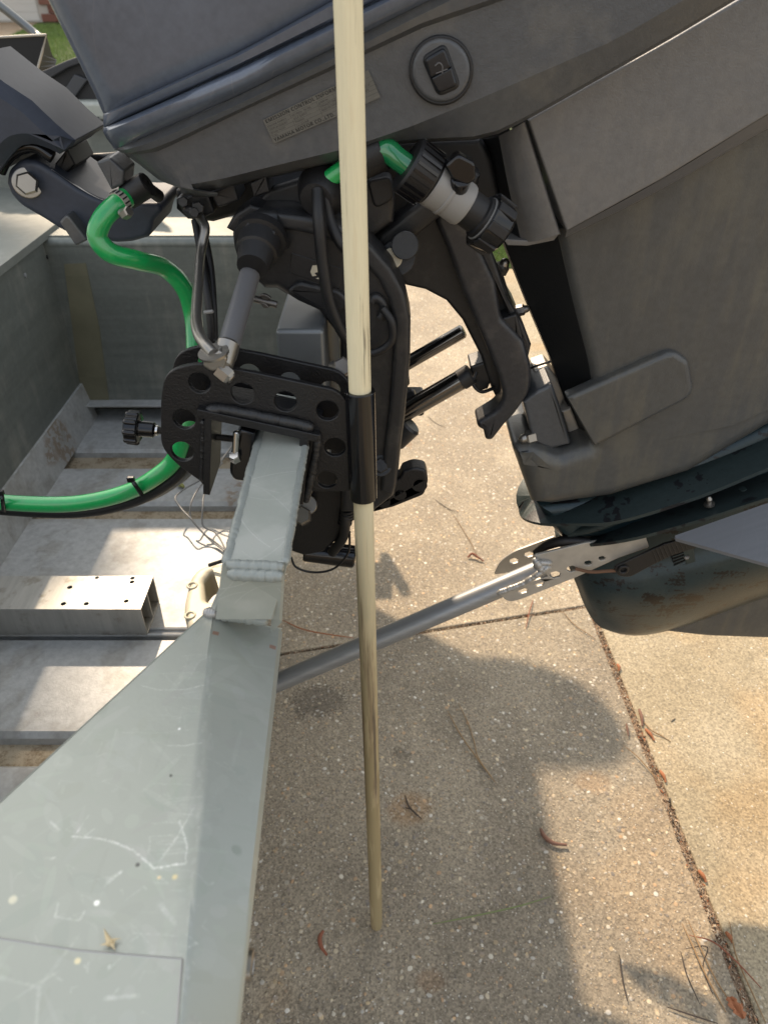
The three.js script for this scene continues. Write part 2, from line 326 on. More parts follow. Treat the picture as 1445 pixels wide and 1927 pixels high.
MAT.steel = M({ map: colourTex(512, i => { const v = 0.9 + .2 * N512b[i]; return mix([.30 * v, .285 * v, .26 * v], [.22, .18, .14], sst(.5, .8, N512a[i]) * .4); }, 0.3), roughness: 0.34, metalness: 0.9 });
MAT.steelDark = M({ c: [.16, .15, .14], roughness: 0.4, metalness: 0.9 });
const hullMap = scratched(1024, 0, (i => { const x = (i % 1024) >> 1, y = Math.floor(i / 1024) >> 1, k = y * 512 + x, v = 0.93 + .16 * (N512a[k] - .5) + .12 * (N512b[k] - .5); return mix([.40 * v, .42 * v, .375 * v], [.50 * v, .51 * v, .465 * v], sst(.5, .75, N512b[k]) * .6); }), 110, [.8, .8, .76], 21, 0.5);
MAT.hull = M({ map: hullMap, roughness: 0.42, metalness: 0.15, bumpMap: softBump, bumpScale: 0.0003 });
MAT.hullWeld = M({ c: [.27, .29, .27], roughness: 0.42, metalness: 0.2 });
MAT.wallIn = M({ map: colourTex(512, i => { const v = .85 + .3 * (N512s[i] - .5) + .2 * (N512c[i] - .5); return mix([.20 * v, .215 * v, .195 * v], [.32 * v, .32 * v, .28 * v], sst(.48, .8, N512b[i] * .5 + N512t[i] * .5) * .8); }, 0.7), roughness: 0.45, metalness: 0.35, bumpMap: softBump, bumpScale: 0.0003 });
MAT.floor = M({ map: scratched(1024, 0, (i => { const x = (i % 1024) >> 1, y = Math.floor(i / 1024) >> 1, k = y * 512 + x; const v = .85 + .35 * (N512c[k] - .5), st = sst(.5, .68, N512b[k]), rust = sst(.6, .72, N512a[k]) * sst(.4, .6, N512c[k]); return mix(mix([.455 * v, .46 * v, .45 * v], [.37 * v, .365 * v, .34 * v], st), [.2, .13, .07], rust * .7); }), 60, [.62, .6, .56], 99, 0.7), roughness: 0.5, metalness: 0.1, bumpMap: softBump, bumpScale: 0.0006 });
MAT.dirt = M({ map: colourTex(512, i => mix([.30, .22, .13], [.06, .045, .03], sst(.35, .6, N512c[i] * .7 + N512a[i] * .3)), 0.3), roughness: 0.95, bumpMap: fineBump, bumpScale: 0.003 });
MAT.floorDirt = M({ map: colourTex(512, i => mix([.36, .3, .21], [.2, .145, .085], sst(.4, .7, N512b[i] * .6 + N512c[i] * .4)), 0.35), roughness: 0.9, bumpMap: fineBump, bumpScale: 0.001 });
MAT.mill = M({ map: colourTex(512, i => { const v = .8 + .4 * N512t[i]; return mix([.42 * v, .41 * v, .38 * v], [.2, .17, .12], sst(.55, .8, N512b[i]) * .6); }, 0.25), roughness: 0.45, metalness: 0.55, bumpMap: softBump, bumpScale: 0.0003 });
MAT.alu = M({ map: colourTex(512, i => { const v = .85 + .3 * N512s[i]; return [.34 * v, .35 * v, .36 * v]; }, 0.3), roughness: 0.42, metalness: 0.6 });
MAT.aluDull = M({ map: colourTex(512, i => { const v = .8 + .4 * N512b[i]; return [.46 * v, .43 * v, .38 * v]; }, 0.2), roughness: 0.5, metalness: 0.45 });
MAT.aluWeld = M({ c: [.40, .39, .37], roughness: 0.38, metalness: 0.5 });
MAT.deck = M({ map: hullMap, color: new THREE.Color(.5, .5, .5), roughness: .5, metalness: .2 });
MAT.green = M({ map: colourTex(256, i => { const k = (i % 256) + (i >> 8) * 512, v = .9 + .2 * N512c[k]; return mix([.006 * v, .34 * v, .08 * v], [.05, .27, .09], sst(.5, .75, N512b[k]) * .5); }, .12), roughness: 0.34, clearcoat: 0.9, clearcoatRoughness: 0.1 });
MAT.greyRod = M({ c: [.12, .12, .125], roughness: 0.45, metalness: 0.2 });
MAT.greyPl = M({ c: [.24, .235, .225], roughness: 0.42 });
MAT.cream = M({ map: colourTex(512, i => { const v = .85 + .3 * N512b[i]; return [.55 * v, .5 * v, .38 * v]; }, 0.2), roughness: 0.5 });
MAT.wire = M({ c: [.2, .2, .195], roughness: 0.5 });
// fibreglass pole: pale cream with grain lines, brown mud stains
MAT.pole = (() => {
  const S = 1024, g = noiseField(S, 301, 4, 7, 0.66, 10, 1), b = noiseField(S, 331, 4, 6, 0.62, 3, 3), f = noiseField(S, 361, 128, 3, .7, 1, .5), w = noiseField(S, 391, 5, 5, .6, 2, 5);
  const t = colourTex(S, i => { const v = Math.floor(i / S) / S, m = sst(0.66, 0.30, v), k = sst(.58 - .1 * m, .76 - .1 * m, b[i]), gr = .95 + .05 * (g[i] - .5) + .12 * (f[i] - .5) + .12 * (w[i] - .5); let c = mix([.80 * gr, .72 * gr, .49 * gr], [.30 * gr, .232 * gr, .115 * gr], m * .95); c = mix(c, [.24, .175, .1], k * (.18 + .72 * m)); c = mix(c, [.62, .5, .3], sst(.55, .7, w[i]) * .25); return mix(c, [.06, .05, .04], sst(.62, .68, g[i] * .35 + b[i] * .65) * .6); }, 1);
  t.repeat.set(1, 1); return M({ map: t, roughness: 0.8 });
})();

// ------------------------------------------------------------------ the setting: ground, driveway slabs, lawn, house
const flat = (pts, y0, thick, bevel) => { const g = extrude(pts.map(p => new THREE.Vector2(p[0], -p[1])), 0, thick, bevel); g.rotateX(-Math.PI / 2); return g.translate(0, y0, 0); };
MAT.soil = M({ map: MAT.dirt.map, roughness: 1 });
struct('ground', new THREE.PlaneGeometry(400, 400).rotateX(-Math.PI / 2).translate(0, -0.03, 0), MAT.soil);
const J1a = [.628, -1.66], J1b = [.708, 0], J2a = [-4, -.62], GAP = 0.0085;
const jx = z => .628 + (z + 1.66) * .0475, jz = x => -1.66 + (.628 - x) * .215;
struct('driveway_slab', flat([[-4, jz(-4) + .005], [jx(-1.66) - GAP, jz(.617) + .005], [jx(2) - GAP, 2], [-4, 2]], 0, .028, .004), MAT.slabA);
struct('driveway_slab_001', flat([[-9, jz(-4) - .005], [-4, jz(-4) - .005], [jx(-1.66) - GAP, jz(.617) - .005], [jx(-1.66) + .03 - GAP, -4.85], [-9, -4.85]], .001, .028, .004), MAT.slabFar);
struct('driveway_slab_002', flat([[jx(-1.66) + GAP, -4.85], [9, -4.85], [9, 2], [jx(2) + GAP, 2], [jx(-1.66) + GAP, -1.66]], .003, .03, .004), MAT.slabB);
struct('joint_dirt', flat([[.55, -1.75], [.70, -1.75], [.80, 1], [.60, 1]], -.0035, .01, 0), M({ map: colourTex(512, i => mix([.34, .24, .155], [.17, .11, .07], sst(.35, .65, N512c[i] * .6 + N512b[i] * .4)), .3), roughness: .95, bumpMap: fineBump, bumpScale: .002 }));
MAT.grassBase = M({ map: colourTex(512, i => mix([.05, .085, .02], [.13, .16, .05], N512c[i]), .6), roughness: 1, bumpMap: fineBump, bumpScale: .02 });
struct('lawn_ground', flat([[-60, -80], [60, -80], [60, -4.86], [-9, -4.86], [-60, -4.86]], -.004, .02, 0), MAT.grassBase);
struct('far_path', flat([[-30, -22], [-10.4, -22], [-11.2, -25.2], [-14.0, -36], [-30, -36]], .002, .01, 0), M({ map: cB.map, color: new THREE.Color(1.15, 1.0, .95), roughness: .9 }));
{ // grass blades
  const bl = new THREE.BufferGeometry(); bl.setAttribute('position', new THREE.Float32BufferAttribute([-.0022, 0, 0, .0022, 0, 0, .006, .035, .004, .0022, 0, 0, .008, .036, .004, .006, .035, .004], 3)); bl.computeVertexNormals();
  const n1 = 26000, n2 = 30000, im = new THREE.InstancedMesh(bl, M({ roughness: .7 }), n1 + n2), m4 = new THREE.Matrix4(), q = new THREE.Quaternion(), c = new THREE.Color();
  for (let i = 0; i < n1 + n2; i++) {
    const near = i < n1, d = near ? 0 : rnd(), z = near ? rr(-8.2, -4.87) : -8 - 26 * d * d, k = near ? rr(.8, 1.6) : rr(1.6, 3.2);
    let x = near ? rr(.3, 1.7) : z * (.52 - .17 * rnd()); if (!near && z < -21 && x < -11.1 + .258 * (z + 25.2)) x = -11 + .258 * (z + 25.2) + rnd() * 2;
    q.setFromEuler(new THREE.Euler(rr(-.6, .6), rr(0, 6.3), rr(-.6, .6)));
    m4.compose(V(x, 0, z), q, V(k, k * rr(.6, 1.2), k)); im.setMatrixAt(i, m4);
    const t = rnd(); im.setColorAt(i, c.setRGB(.09 + .14 * t, .17 + .13 * t, .03 + .04 * t));
  }
  im.name = 'lawn_grass'; im.userData = { kind: 'stuff', label: 'green grass of the lawn beyond the driveway', category: 'grass' };
  im.castShadow = im.receiveShadow = true; scene.add(im);
}
{ // house far behind
  const h = thing('house', 'distant house with red brick base and pale siding wall', 'house'), zf = -36, br = [M({ c: [.20, .085, .06], roughness: .9 }), M({ c: [.16, .07, .05], roughness: .9 }), M({ c: [.23, .11, .08], roughness: .9 })], mort = M({ c: [.45, .42, .38], roughness: .95 }), sid = M({ c: [.62, .61, .58], roughness: .7 });
  part('wall', box(26, 5, .3, -3.2, 2.5, zf - .3, .01), mort, h);
  for (let k = 0; k < 3; k++) for (let j = 0; j < 10; j++) part('brick', box(.62, .27, .14, -13.55 + .65 * j + (k % 2) * .32, .15 + k * .29, zf - .1, .015), br[(j * 2 + k) % 3], h);
  for (let k = 0; k < 8; k++) part('siding_board', box(6, .28, .06, -17.0, .2 + k * .285, zf - .16 + .01 * (k % 2), .01, [.06, 0, 0]), sid, h);
  part('roof', flat([[-20, -32.5], [14, -32.5], [14, -40], [-20, -40]], 5.3, .2, .02), M({ c: [.12, .11, .1], roughness: .9 }), h);
}

{ // unseen pine added so its low branch shades the near corner of the boat
  const t = thing('added_pine_tree', 'added pine tree out of view, its branch shades the boat corner', 'tree'), bark = M({ c: [.09, .065, .045], roughness: .95 }), leaf = M({ c: [.045, .075, .025], roughness: .8 });
  part('trunk', tube([V(-5.6, -.05, -8.5), V(-5.55, 3, -8.45), V(-5.4, 6, -8.4), V(-5.3, 9, -8.4)], u => .16 - .08 * u, { seg: 14 }), bark, t);
  part('limb', tube([V(-5.45, 5.2, -8.4), V(-4, 5.9, -7.2), V(-2.7, 6.1, -5.9), V(-2.0, 6.0, -5.0)], u => .06 - .05 * u, { seg: 8 }), bark, t);
  const pos = []; const put = (cx, cy, cz, R, n) => { for (let i = 0; i < n; i++) { const a = rr(0, 6.283), b = Math.acos(rr(-1, 1)), r = R * Math.cbrt(rnd()), o = V(cx + r * Math.sin(b) * Math.cos(a), cy + r * .45 * Math.cos(b), cz + r * Math.sin(b) * Math.sin(a)), d = V(rr(-1, 1), rr(-.6, .8), rr(-1, 1)).normalize().multiplyScalar(rr(.07, .14)), s = V(rr(-1, 1), rr(-1, 1), rr(-1, 1)).cross(d).normalize().multiplyScalar(.012); pos.push(o.x - s.x, o.y - s.y, o.z - s.z, o.x + s.x, o.y + s.y, o.z + s.z, o.x + d.x, o.y + d.y, o.z + d.z); } };
  for (const [x, y, z, R, n] of PINE) put(x, y, z, R, n);
  put(-5.3, 8.5, -8.4, 1.6, 9000); put(-5.9, 7.4, -9, 1.2, 4000);
  const g = new THREE.BufferGeometry(); g.setAttribute('position', new THREE.Float32BufferAttribute(pos, 3)); g.computeVertexNormals();
  part('crown', g, leaf, t);
}
// ------------------------------------------------------------------ the boat
const boat = thing('jon_boat', 'grey green aluminium boat hull filling the left of the photo', 'boat');
{
  const B = (name, g, m, label) => part(name, g, m, boat, label);
  const ox = h => -.138 - (1 - h) * .25;                               // the transom leans forward
  // transom wall and cap
    const qa = d => [V(ox(.42) - d, .42, -.42), V(ox(.985) - d, .985, -.24), V(ox(.985) - d, .985, -2.45), V(ox(.42) - d, .42, -2.16)], q0 = qa(0), q1 = qa(.045), loop = q => [q[0], q[1], q[2], q[3], q[0]];
  B('transom', [rails([loop(q0), loop(q1)], { keep: true, crease: .3 }), rails([[q0[0], q0[1]], [q0[3], q0[2]]], { keep: true }), rails([[q1[0], q1[1]], [q1[3], q1[2]]], { keep: true })], MAT.wallIn);
  B('transom_cap', [box(.125, .04, 1.06, -.1225, .995, -1.92, .008)], MAT.hull);  // hidden far piece, made wider to move the shadow edge on the slab
  // corner plate: a flat gusset on the left, folded down along the crease on the right
  const E = [Y(531, 1182, 1.0), Y(450, 1927, 1.0), Y(424, 2180, 1.0)], C = [Y(402, 1160, 1.03), Y(340, 1927, 1.03), Y(318, 2180, 1.03)], L = [Y(384, 1152, 1.03), Y(0, 1505, 1.03), Y(-420, 1892, 1.03)];
  // scuffs and scratches where the photo shows them, drawn to scale on the sheet
  { const cv = document.createElement('canvas'), S = 1400; cv.width = cv.height = S; const x = cv.getContext('2d'), X0 = -.75, Z0 = -.7, K = S / .75, at = (px, py) => { const p = Y(px, py, 1.03); return [(p.x - X0) * K, (p.z - Z0) * K]; };
    x.fillStyle = '#9ea29a'; x.fillRect(0, 0, S, S);
    for (let k = 0; k < 2600; k++) { x.fillStyle = rnd() < .5 ? `rgba(205,208,202,${rr(.02, .09)})` : `rgba(120,128,118,${rr(.02, .08)})`; x.beginPath(); x.ellipse(rr(0, S), rr(0, S), rr(2, 40), rr(1, 14), rr(0, 3.1), 0, 6.3); x.fill(); }
    x.lineCap = 'round';
    const line = (pts, w, a, c = '235,236,232') => { const q = pts.map(p => at(p[0], p[1])); for (let k = 0; k < q.length - 1; k++) { const n = 14; for (let i = 0; i < n; i++) { x.strokeStyle = `rgba(${c},${a * .38 * rr(.2, 1)})`; x.lineWidth = w * rr(.4, 1); const f = t => [q[k][0] + (q[k + 1][0] - q[k][0]) * t + rr(-1, 1), q[k][1] + (q[k + 1][1] - q[k][1]) * t + rr(-1, 1)]; x.beginPath(); x.moveTo(...f(i / n)); x.lineTo(...f((i + 1) / n)); x.stroke(); } } };
    line([[95, 1545], [112, 1562]], 4, .4); line([[135, 1574], [180, 1577], [215, 1585], [250, 1600], [275, 1620], [290, 1635]], 4, .75); line([[290, 1635], [320, 1630], [350, 1625], [352, 1590], [338, 1545]], 4, .8); line([[300, 1622], [335, 1575], [365, 1520]], 4, .5); line([[282, 1575], [330, 1572]], 3, .4); line([[283, 1575], [280, 1610]], 3, .3);
    line([[265, 1290], [300, 1298], [350, 1298], [392, 1288]], 3, .5); line([[310, 1403], [350, 1404], [382, 1397]], 3, .5); line([[230, 1378], [300, 1380], [375, 1372]], 2, .3); line([[300, 1345], [340, 1350], [390, 1342]], 2, .25); line([[340, 1235], [380, 1232]], 2, .4); line([[355, 1280], [375, 1245], [395, 1235]], 2, .3);
    line([[0, 1840], [75, 1860], [150, 1760]], 6, .22); line([[75, 1860], [70, 1927]], 6, .3); line([[30, 1880], [110, 1830]], 5, .25); line([[110, 1700], [105, 1725], [150, 1732], [160, 1715]], 4, .35); line([[195, 1670], [230, 1640], [205, 1655]], 5, .35); line([[200, 1880], [260, 1875]], 6, .3); line([[300, 1700], [330, 1740]], 9, .22);
    for (let k = 0; k < 46; k++) { const y = rr(1230, 1800), cx = 400 - (y - 1170) * .079 - rr(2, 20); line([[cx, y], [cx - rr(15, 90), y + rr(-4, 8)]], rr(1, 3), rr(.08, .3)); }
    for (let k = 0; k < 70; k++) { const px = rr(20, 430), py = rr(1250, 1920); line([[px, py], [px + rr(-22, 22), py + rr(-18, 18)], [px + rr(-40, 40), py + rr(-26, 26)]], rr(1, 3), rr(.06, .3)); }
    for (const [px, py, r, c] of [[182, 1700, 5, '240,240,236'], [25, 1692, 7, '205,200,180'], [338, 1372, 3, '240,240,240'], [148, 1810, 5, '215,205,170'], [330, 1652, 5, '205,190,150'], [300, 1652, 4, '210,195,160'], [260, 1628, 4, '90,90,88'], [322, 1460, 3, '80,80,78'], [440, 1572, 9, '140,146,138']]) { for (let k = 0; k < 10; k++) { const [u, v] = at(px + rr(-.4, .4) * r, py + rr(-.4, .4) * r); x.fillStyle = `rgba(${c},.3)`; x.beginPath(); x.arc(u, v, r * rr(.4, .9) * .9, 0, 6.3); x.fill(); } }
    for (let k = 0; k < 60; k++) { const y = rr(1180, 1900), cx = 401 - (y - 1170) * .079; line([[cx + rr(-4, 4), y], [cx + rr(-5, 3), y + rr(10, 40)]], rr(3, 8), rr(.02, .08)); }
    for (const [px, py] of [[405, 1190], [508, 1182]]) { const [u, v] = at(px, py); x.fillStyle = 'rgba(150,95,75,.55)'; x.fillRect(u - 5, v - 6, 11, 9); }
    const t = new THREE.CanvasTexture(cv); t.colorSpace = THREE.SRGBColorSpace; t.flipY = false; t.wrapS = t.wrapT = THREE.RepeatWrapping; t.repeat.set(1 / .75, 1 / .75); t.offset.set(-X0 / .75, -Z0 / .75); t.needsUpdate = true;
    MAT.corner = M({ map: t, roughness: .36, metalness: .4, bumpMap: softBump, bumpScale: .0002 }); }
  const off = (r, x, y, z = 0) => r.map(p => p.clone().add(V(x, y, z)));
  const mixr = (a, b, t) => resample(a, 12, false).map((p, i) => p.lerp(resample(b, 12, false)[i], t));
  const fold = off(mixr(C, L, .0), 0, -.0008), g = rails([off(E, -.03, -.05), off(E, -.004, -.016), off(E, 0, -.006), off(E, -.003, 0), mixr(C, E, .12), fold, off(mixr(C, L, .07), 0, .0006), mixr(C, L, .5), off(L, .004, 0), off(L, -.001, -.003), off(L, -.002, -.014), off(L, .012, -.03)], { n: 24, along: false, crease: 0.42 });
  B('corner_plate', g, MAT.corner);
  // a second sheet lapped over the near end, its edge worn bright
  const lap = [Y(-420, 1760, 1.0305), Y(0, 1767, 1.0305), Y(150, 1790, 1.0305), Y(343, 1806, 1.0305), Y(322, 2160, 1.0305), Y(-420, 2160, 1.0305)], lg = extrude(lap.map(p => new THREE.Vector2(p.x, -p.z)), 0, .0014, .0005); lg.rotateX(-Math.PI / 2); lg.translate(0, 1.0312, 0);
  B('lap_sheet', lg, MAT.corner);
  B('worn_edge', tube([lap[1].clone().add(V(-.1, .0005, 0)), lap[1], lap[2], lap[3], Y(330, 1950, 1.0305)], .0011, { seg: 6, smooth: false }), MAT.aluWeld);
  const far = rails([[E[0], C[0], L[0]], [E[0].clone().add(V(-.03, -.07, .01)), C[0].clone().add(V(0, -.07, .01)), L[0].clone().add(V(.01, -.07, .01))]], { n: 6, along: false });
  B('end_plate', far, MAT.hull);
  // sloping base and riser tube standing on the transom corner
  const base = rails([[Y(531, 1172, 1.02), Y(536, 1084, 1.10)].map(p => p.clone().add(V(-.014, -.02, -.004))), [Y(531, 1170, 1.028), Y(536, 1082, 1.108)], [Y(526, 1166, 1.034), Y(531, 1078, 1.113)], [Y(402, 1152, 1.034), Y(440, 1064, 1.113)], [Y(394, 1150, 1.03), Y(431, 1064, 1.108)], [Y(386, 1152, 1.02), Y(426, 1066, 1.10)].map(p => p.clone().add(V(.004, -.06, 0)))], { n: 4, along: false, crease: .5 });
  B('riser_base', base, MAT.hull);
  const tx0 = -.151, tx1 = -.089, th = 1.117, zn = -.531, zf2 = -.885;
  B('riser_tube', extrude(worldOutline([[tx1, th, .006], [tx0, th, .006], [tx0 - .016, th - .075], [tx1 - .022, th - .075]]), zn, zn - zf2, .001), MAT.hull);
  const wl = [V(tx0 + .003, th - .0035, zf2 + .05), V(tx0 + .004, th - .0035, zn)], wr = [V(tx1 - .003, th - .003, zf2 + .05), V(tx1 - .004, th - .003, zn)];
  for (const [p, r] of [[wl, .0056], [wr, .0046], [[V(tx0 + .004, th - .0025, zn + .002), V(tx1 - .004, th - .0025, zn + .006)], .006], [[V(tx0 + .006, th - .007, zn + .009), V(tx1 - .004, th - .007, zn + .014)], .0062]]) B('weld_bead', weld(p, r, .0034, .75), MAT.hullWeld);
  B('weld_bead', weld([Y(384, 1152, 1.032), Y(410, 1155, 1.033)], .006, .005, .7), MAT.aluWeld, 'end of the weld, coloured brighter as its highlight');  // lighter metal colour paints the highlight on this end
  B('weld_bead', weld([Y(414, 1157, 1.032), Y(505, 1168, 1.030)], .0062, .0055, .7), MAT.hullWeld);
  B('transom_block', box(.062, .20, .30, -.108, 1.093, -1.05, .006), MAT.block);
  // floor: raised planks across dark gaps
  const strip = (z0, z1) => { const a = .014; return extrude([[z0, .425], [z0 + .006, .462], [z0 + .014, .47], [z1 - .016, .47], [z1 - .006, .462], [z1 - .001, .43]].map(p => new THREE.Vector2(-p[0], p[1])), 0, .615, 0); };
  B('floor_pan', box(.60, .01, 1.95, -.60, .443, -1.2, .002), MAT.floorDirt);
  for (const [a, b] of [[-2.06, -1.79], [-1.715, -1.53], [-1.485, -1.074], [-1.072, -.82], [-.775, -.5]]) { const g = strip(a, b); g.rotateY(Math.PI / 2); g.translate(-.28, 0, 0); B('floor_plank', g, MAT.floor); }
  for (const z of [-1.045, -1.028]) B('floor_rib', tube([V(-.9, .471, z - .045), V(-.29, .471, z - .045)], .004, { seg: 6 }), MAT.floor);
  // bulkhead on the far left and its deck sheet
  B('bulkhead', [box(.012, .60, 1.9, -.906, .70, -1.25, .003)], MAT.wallIn);
  B('bulkhead_foot', [extrude([[-.9, .58], [-.894, .58], [-.872, .47], [-.9, .47]].map(p => new THREE.Vector2(...p)), -.3, 1.7, .002)], MAT.floor);
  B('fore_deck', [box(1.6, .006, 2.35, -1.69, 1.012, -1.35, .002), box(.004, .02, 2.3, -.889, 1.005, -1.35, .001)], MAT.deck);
  for (const [x, y] of [[60, 470], [35, 480]]) { const p = Z(x, y, -1.9); B('rivet', hexBolt(V(-.9, .95, -1.85 + (x - 60) * .006), V(-.88, .95, -1.85 + (x - 60) * .006), .006, .003), x > 50 ? MAT.alu : MAT.dark); }
  // starboard side: box wall, top sheet, side of the hull and gunwale
  const wz = -2.0;
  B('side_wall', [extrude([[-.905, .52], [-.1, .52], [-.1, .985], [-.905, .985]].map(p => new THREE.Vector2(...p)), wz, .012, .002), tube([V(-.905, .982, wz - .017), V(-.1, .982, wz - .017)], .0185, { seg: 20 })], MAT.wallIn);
  B('wall_flange', [box(.8, .006, .05, -.5, .522, wz + .014, .002)], MAT.floor);
  B('wall_seam', [slab([[74, 500], [86, 498], [158, 772], [148, 776]], wz + .004, .004, .001)], MAT.wallIn);
  B('tape_strip', [slab([[121, 497], [162, 495], [188, 618], [207, 762], [156, 765]], wz + .0018, .0015, .0003)], M({ map: colourTex(256, i => { const v = .8 + .5 * N512b[(i % 256) + (i >> 8) * 512]; return [.17 * v, .16 * v, .105 * v]; }, .3), roughness: .5, metalness: .2 }), 'faded yellowish strip of old tape');
  B('side_deck', [box(.86, .006, .45, -.5, 1.0, wz - .235, .002)], MAT.deck);
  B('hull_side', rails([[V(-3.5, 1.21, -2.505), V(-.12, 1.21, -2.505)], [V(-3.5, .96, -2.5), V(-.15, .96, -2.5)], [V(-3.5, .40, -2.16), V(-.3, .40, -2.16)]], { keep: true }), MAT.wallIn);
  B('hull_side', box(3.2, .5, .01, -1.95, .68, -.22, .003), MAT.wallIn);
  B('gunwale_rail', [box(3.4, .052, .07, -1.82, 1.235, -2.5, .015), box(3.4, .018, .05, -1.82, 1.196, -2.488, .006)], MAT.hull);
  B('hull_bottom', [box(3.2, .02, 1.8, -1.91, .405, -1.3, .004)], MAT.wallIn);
  B('stern_corner', extrude(worldOutline([[-.2, .96, .01], [-.02, .96, .08], [.11, 1.06, .08], [.11, 1.2, .06], [.02, 1.26, .05], [-.2, 1.26, .01]]), -2.46, .05, .006), MAT.hull);
    B('drain_spout', [turned(V(-.14, .93, -.262), V(-.08, .925, -.262), [[0, .0095], [.036, .0095], [.037, .010], [.036, .012], [0, .012]], 24)], MAT.steel);
}
// trailer under the boat: bunk, frame and lamp (mostly out of view, they shade the slab)
{
  const t = thing('boat_trailer', 'galvanised boat trailer mostly hidden under the grey green boat', 'trailer');
  part('bunk', box(2.4, .09, .09, -1.34, .35, -2.16, .008), MAT.mill, t);
  part('bunk', box(2.2, .09, .09, -1.5, .35, -.62, .008), MAT.mill, t);
  part('frame', [box(3, .1, .06, -1.8, .25, -1.9, .008), box(3, .1, .06, -1.8, .25, -.7, .008), box(.06, .1, 1.9, -.42, .25, -1.3, .008)], MAT.mill, t);
  part('tail_lamp', box(.03, .16, .05, -.155, .44, -2.29, .008), M({ c: [.3, .02, .02], roughness: .3 }), t);
}
{ // square tube lying on the floor
  const t = thing('square_tube', 'bare aluminium box tube with drilled holes lying on the boat floor', 'metal tube'), x1 = -.481, x0 = -1.0, y0 = .471, h = .074, z1 = -1.07, z0 = -1.17, w = .0035;
  const holes = [[183, 1087, 4], [132, 1105, 5], [250, 1088, 5], [249, 1095, 5], [120, 1136, 5], [163, 1136, 5], [238, 1131, 5]].map(([px, py, r]) => { const p = Y(px, py, y0 + h); return circleW(p.x, -p.z, r * .95 / FPX * 1.5, 14); });
  const top = extrude([[x0, -z1], [x1, -z1], [x1, -z0], [x0, -z0]].map(p => new THREE.Vector2(...p)), 0, w, .0004, holes); top.rotateX(-Math.PI / 2); top.translate(0, y0 + h, 0);
  part('top_wall', top, MAT.mill, t);
  part('side_wall', [box(x1 - x0, h - w - .0003, w, (x0 + x1) / 2, y0 + (h - w) / 2, z1 - w / 2, .0006), box(x1 - x0, h - w - .0003, w, (x0 + x1) / 2, y0 + (h - w) / 2, z0 + w / 2, .0006)], MAT.mill, t);
  part('inner_web', box(x1 - x0 - .001, h - w - .0003, w, (x0 + x1) / 2, y0 + (h - w) / 2, (z0 + z1) / 2, .0006), MAT.mill, t);
  part('bottom_wall', box(x1 - x0, w, z1 - z0 - 2 * w - .0004, (x0 + x1) / 2, y0 + w / 2 + .0005, (z0 + z1) / 2, .0006), MAT.mill, t);
}
{ // cream plastic part behind the corner plate
  const t = thing('plastic_float', 'cream plastic float with moulded dimples half hidden behind the corner plate', 'float'), h = .56;
  const P = pts => pts.map(([x, y]) => { const p = Y(x, y, h); return new THREE.Vector2(p.x, -p.z); });
  const o = P([[347, 1162], [346, 1135], [358, 1085], [372, 1068], [395, 1060], [430, 1058], [450, 1190], [360, 1190]]), hole = P([[384, 1092], [398, 1075], [425, 1072], [430, 1130], [388, 1130]]);
  const g = extrude(worldOutline(o.map(p => [p.x, p.y, .02])), 0, .07, .012, [worldOutline(hole.map(p => [p.x, p.y, .008]))], 4); g.rotateX(-Math.PI / 2); g.translate(0, h, 0);
  part('shell', g, MAT.cream, t);
  for (const [x, y] of [[358, 1158], [362, 1102]]) { const p = Y(x, y, h); part('dimple', new THREE.TorusGeometry(.009, .0025, 8, 20).rotateX(Math.PI / 2).translate(p.x, p.y + .0, p.z), MAT.cream, t); }
  const a = Y(393, 1064, .57); part('peg', rod(a, a.clone().add(V(.03, .012, 0)), .004), MAT.rubber, t);
}
// dark plastic things standing on the far gunwale, seen past the cowl
{
  const t = thing('plastic_bin', 'black open plastic bin on the far gunwale at the top left', 'bin'), z = -2.62;
  part('front_panel', slab([[-60, 74], [88, 66], [68, 146], [55, 160], [-60, 160]], z, .012, .003), M({ c: [.002, .0025, .004], roughness: .55 }), t);
  part('side_panel', rails([[Z(88, 66, z), Z(68, 146, z), Z(60, 158, z)], [Z(101, 112, z - .3), Z(108, 112, z - .25), Z(100, 140, z - .12)]], { n: 8, along: false }), M({ c: [.02, .021, .024], roughness: .6 }), t);
  part('rim', tube([Z(-60, 73, z + .003), Z(88, 65.5, z + .003), Z(80, 98, z + .003), Z(67, 146, z + .003)], .0035, { smooth: false, seg: 8 }), MAT.aluDull, t);
  const s = thing('moulded_fairing', 'dark grey moulded plastic fairing behind the tiller handle', 'plastic panel');
  part('skirt', slab([[52, 155], [66, 141, 8], [125, 115], [230, 80], [230, 214], [100, 214], [60, 190]], -2.50, .02, .004), M({ c: [.016, .017, .02], roughness: .55 }), s);
  part('flange', slab([[48, 157], [66, 140, 8], [128, 113], [230, 78], [230, 92], [128, 128], [74, 160], [60, 175]], -2.478, .02, .004), M({ c: [.04, .041, .045], roughness: .6 }), s);
  part('brace', slab([[140, 140], [165, 150], [118, 213], [92, 213]], -2.482, .015, .004), M({ c: [.055, .058, .065], roughness: .55 }), s);
  solo('grab_pole', tube([Z(-40, -22, -2.75), Z(70, 66, -2.75), Z(76, 72, -2.7)], .013, { seg: 14, n: 20 }), M({ c: [.16, .17, .17], roughness: .35, metalness: .6 }), 'grey metal rail slanting across the lawn at the top left', 'rail');
}
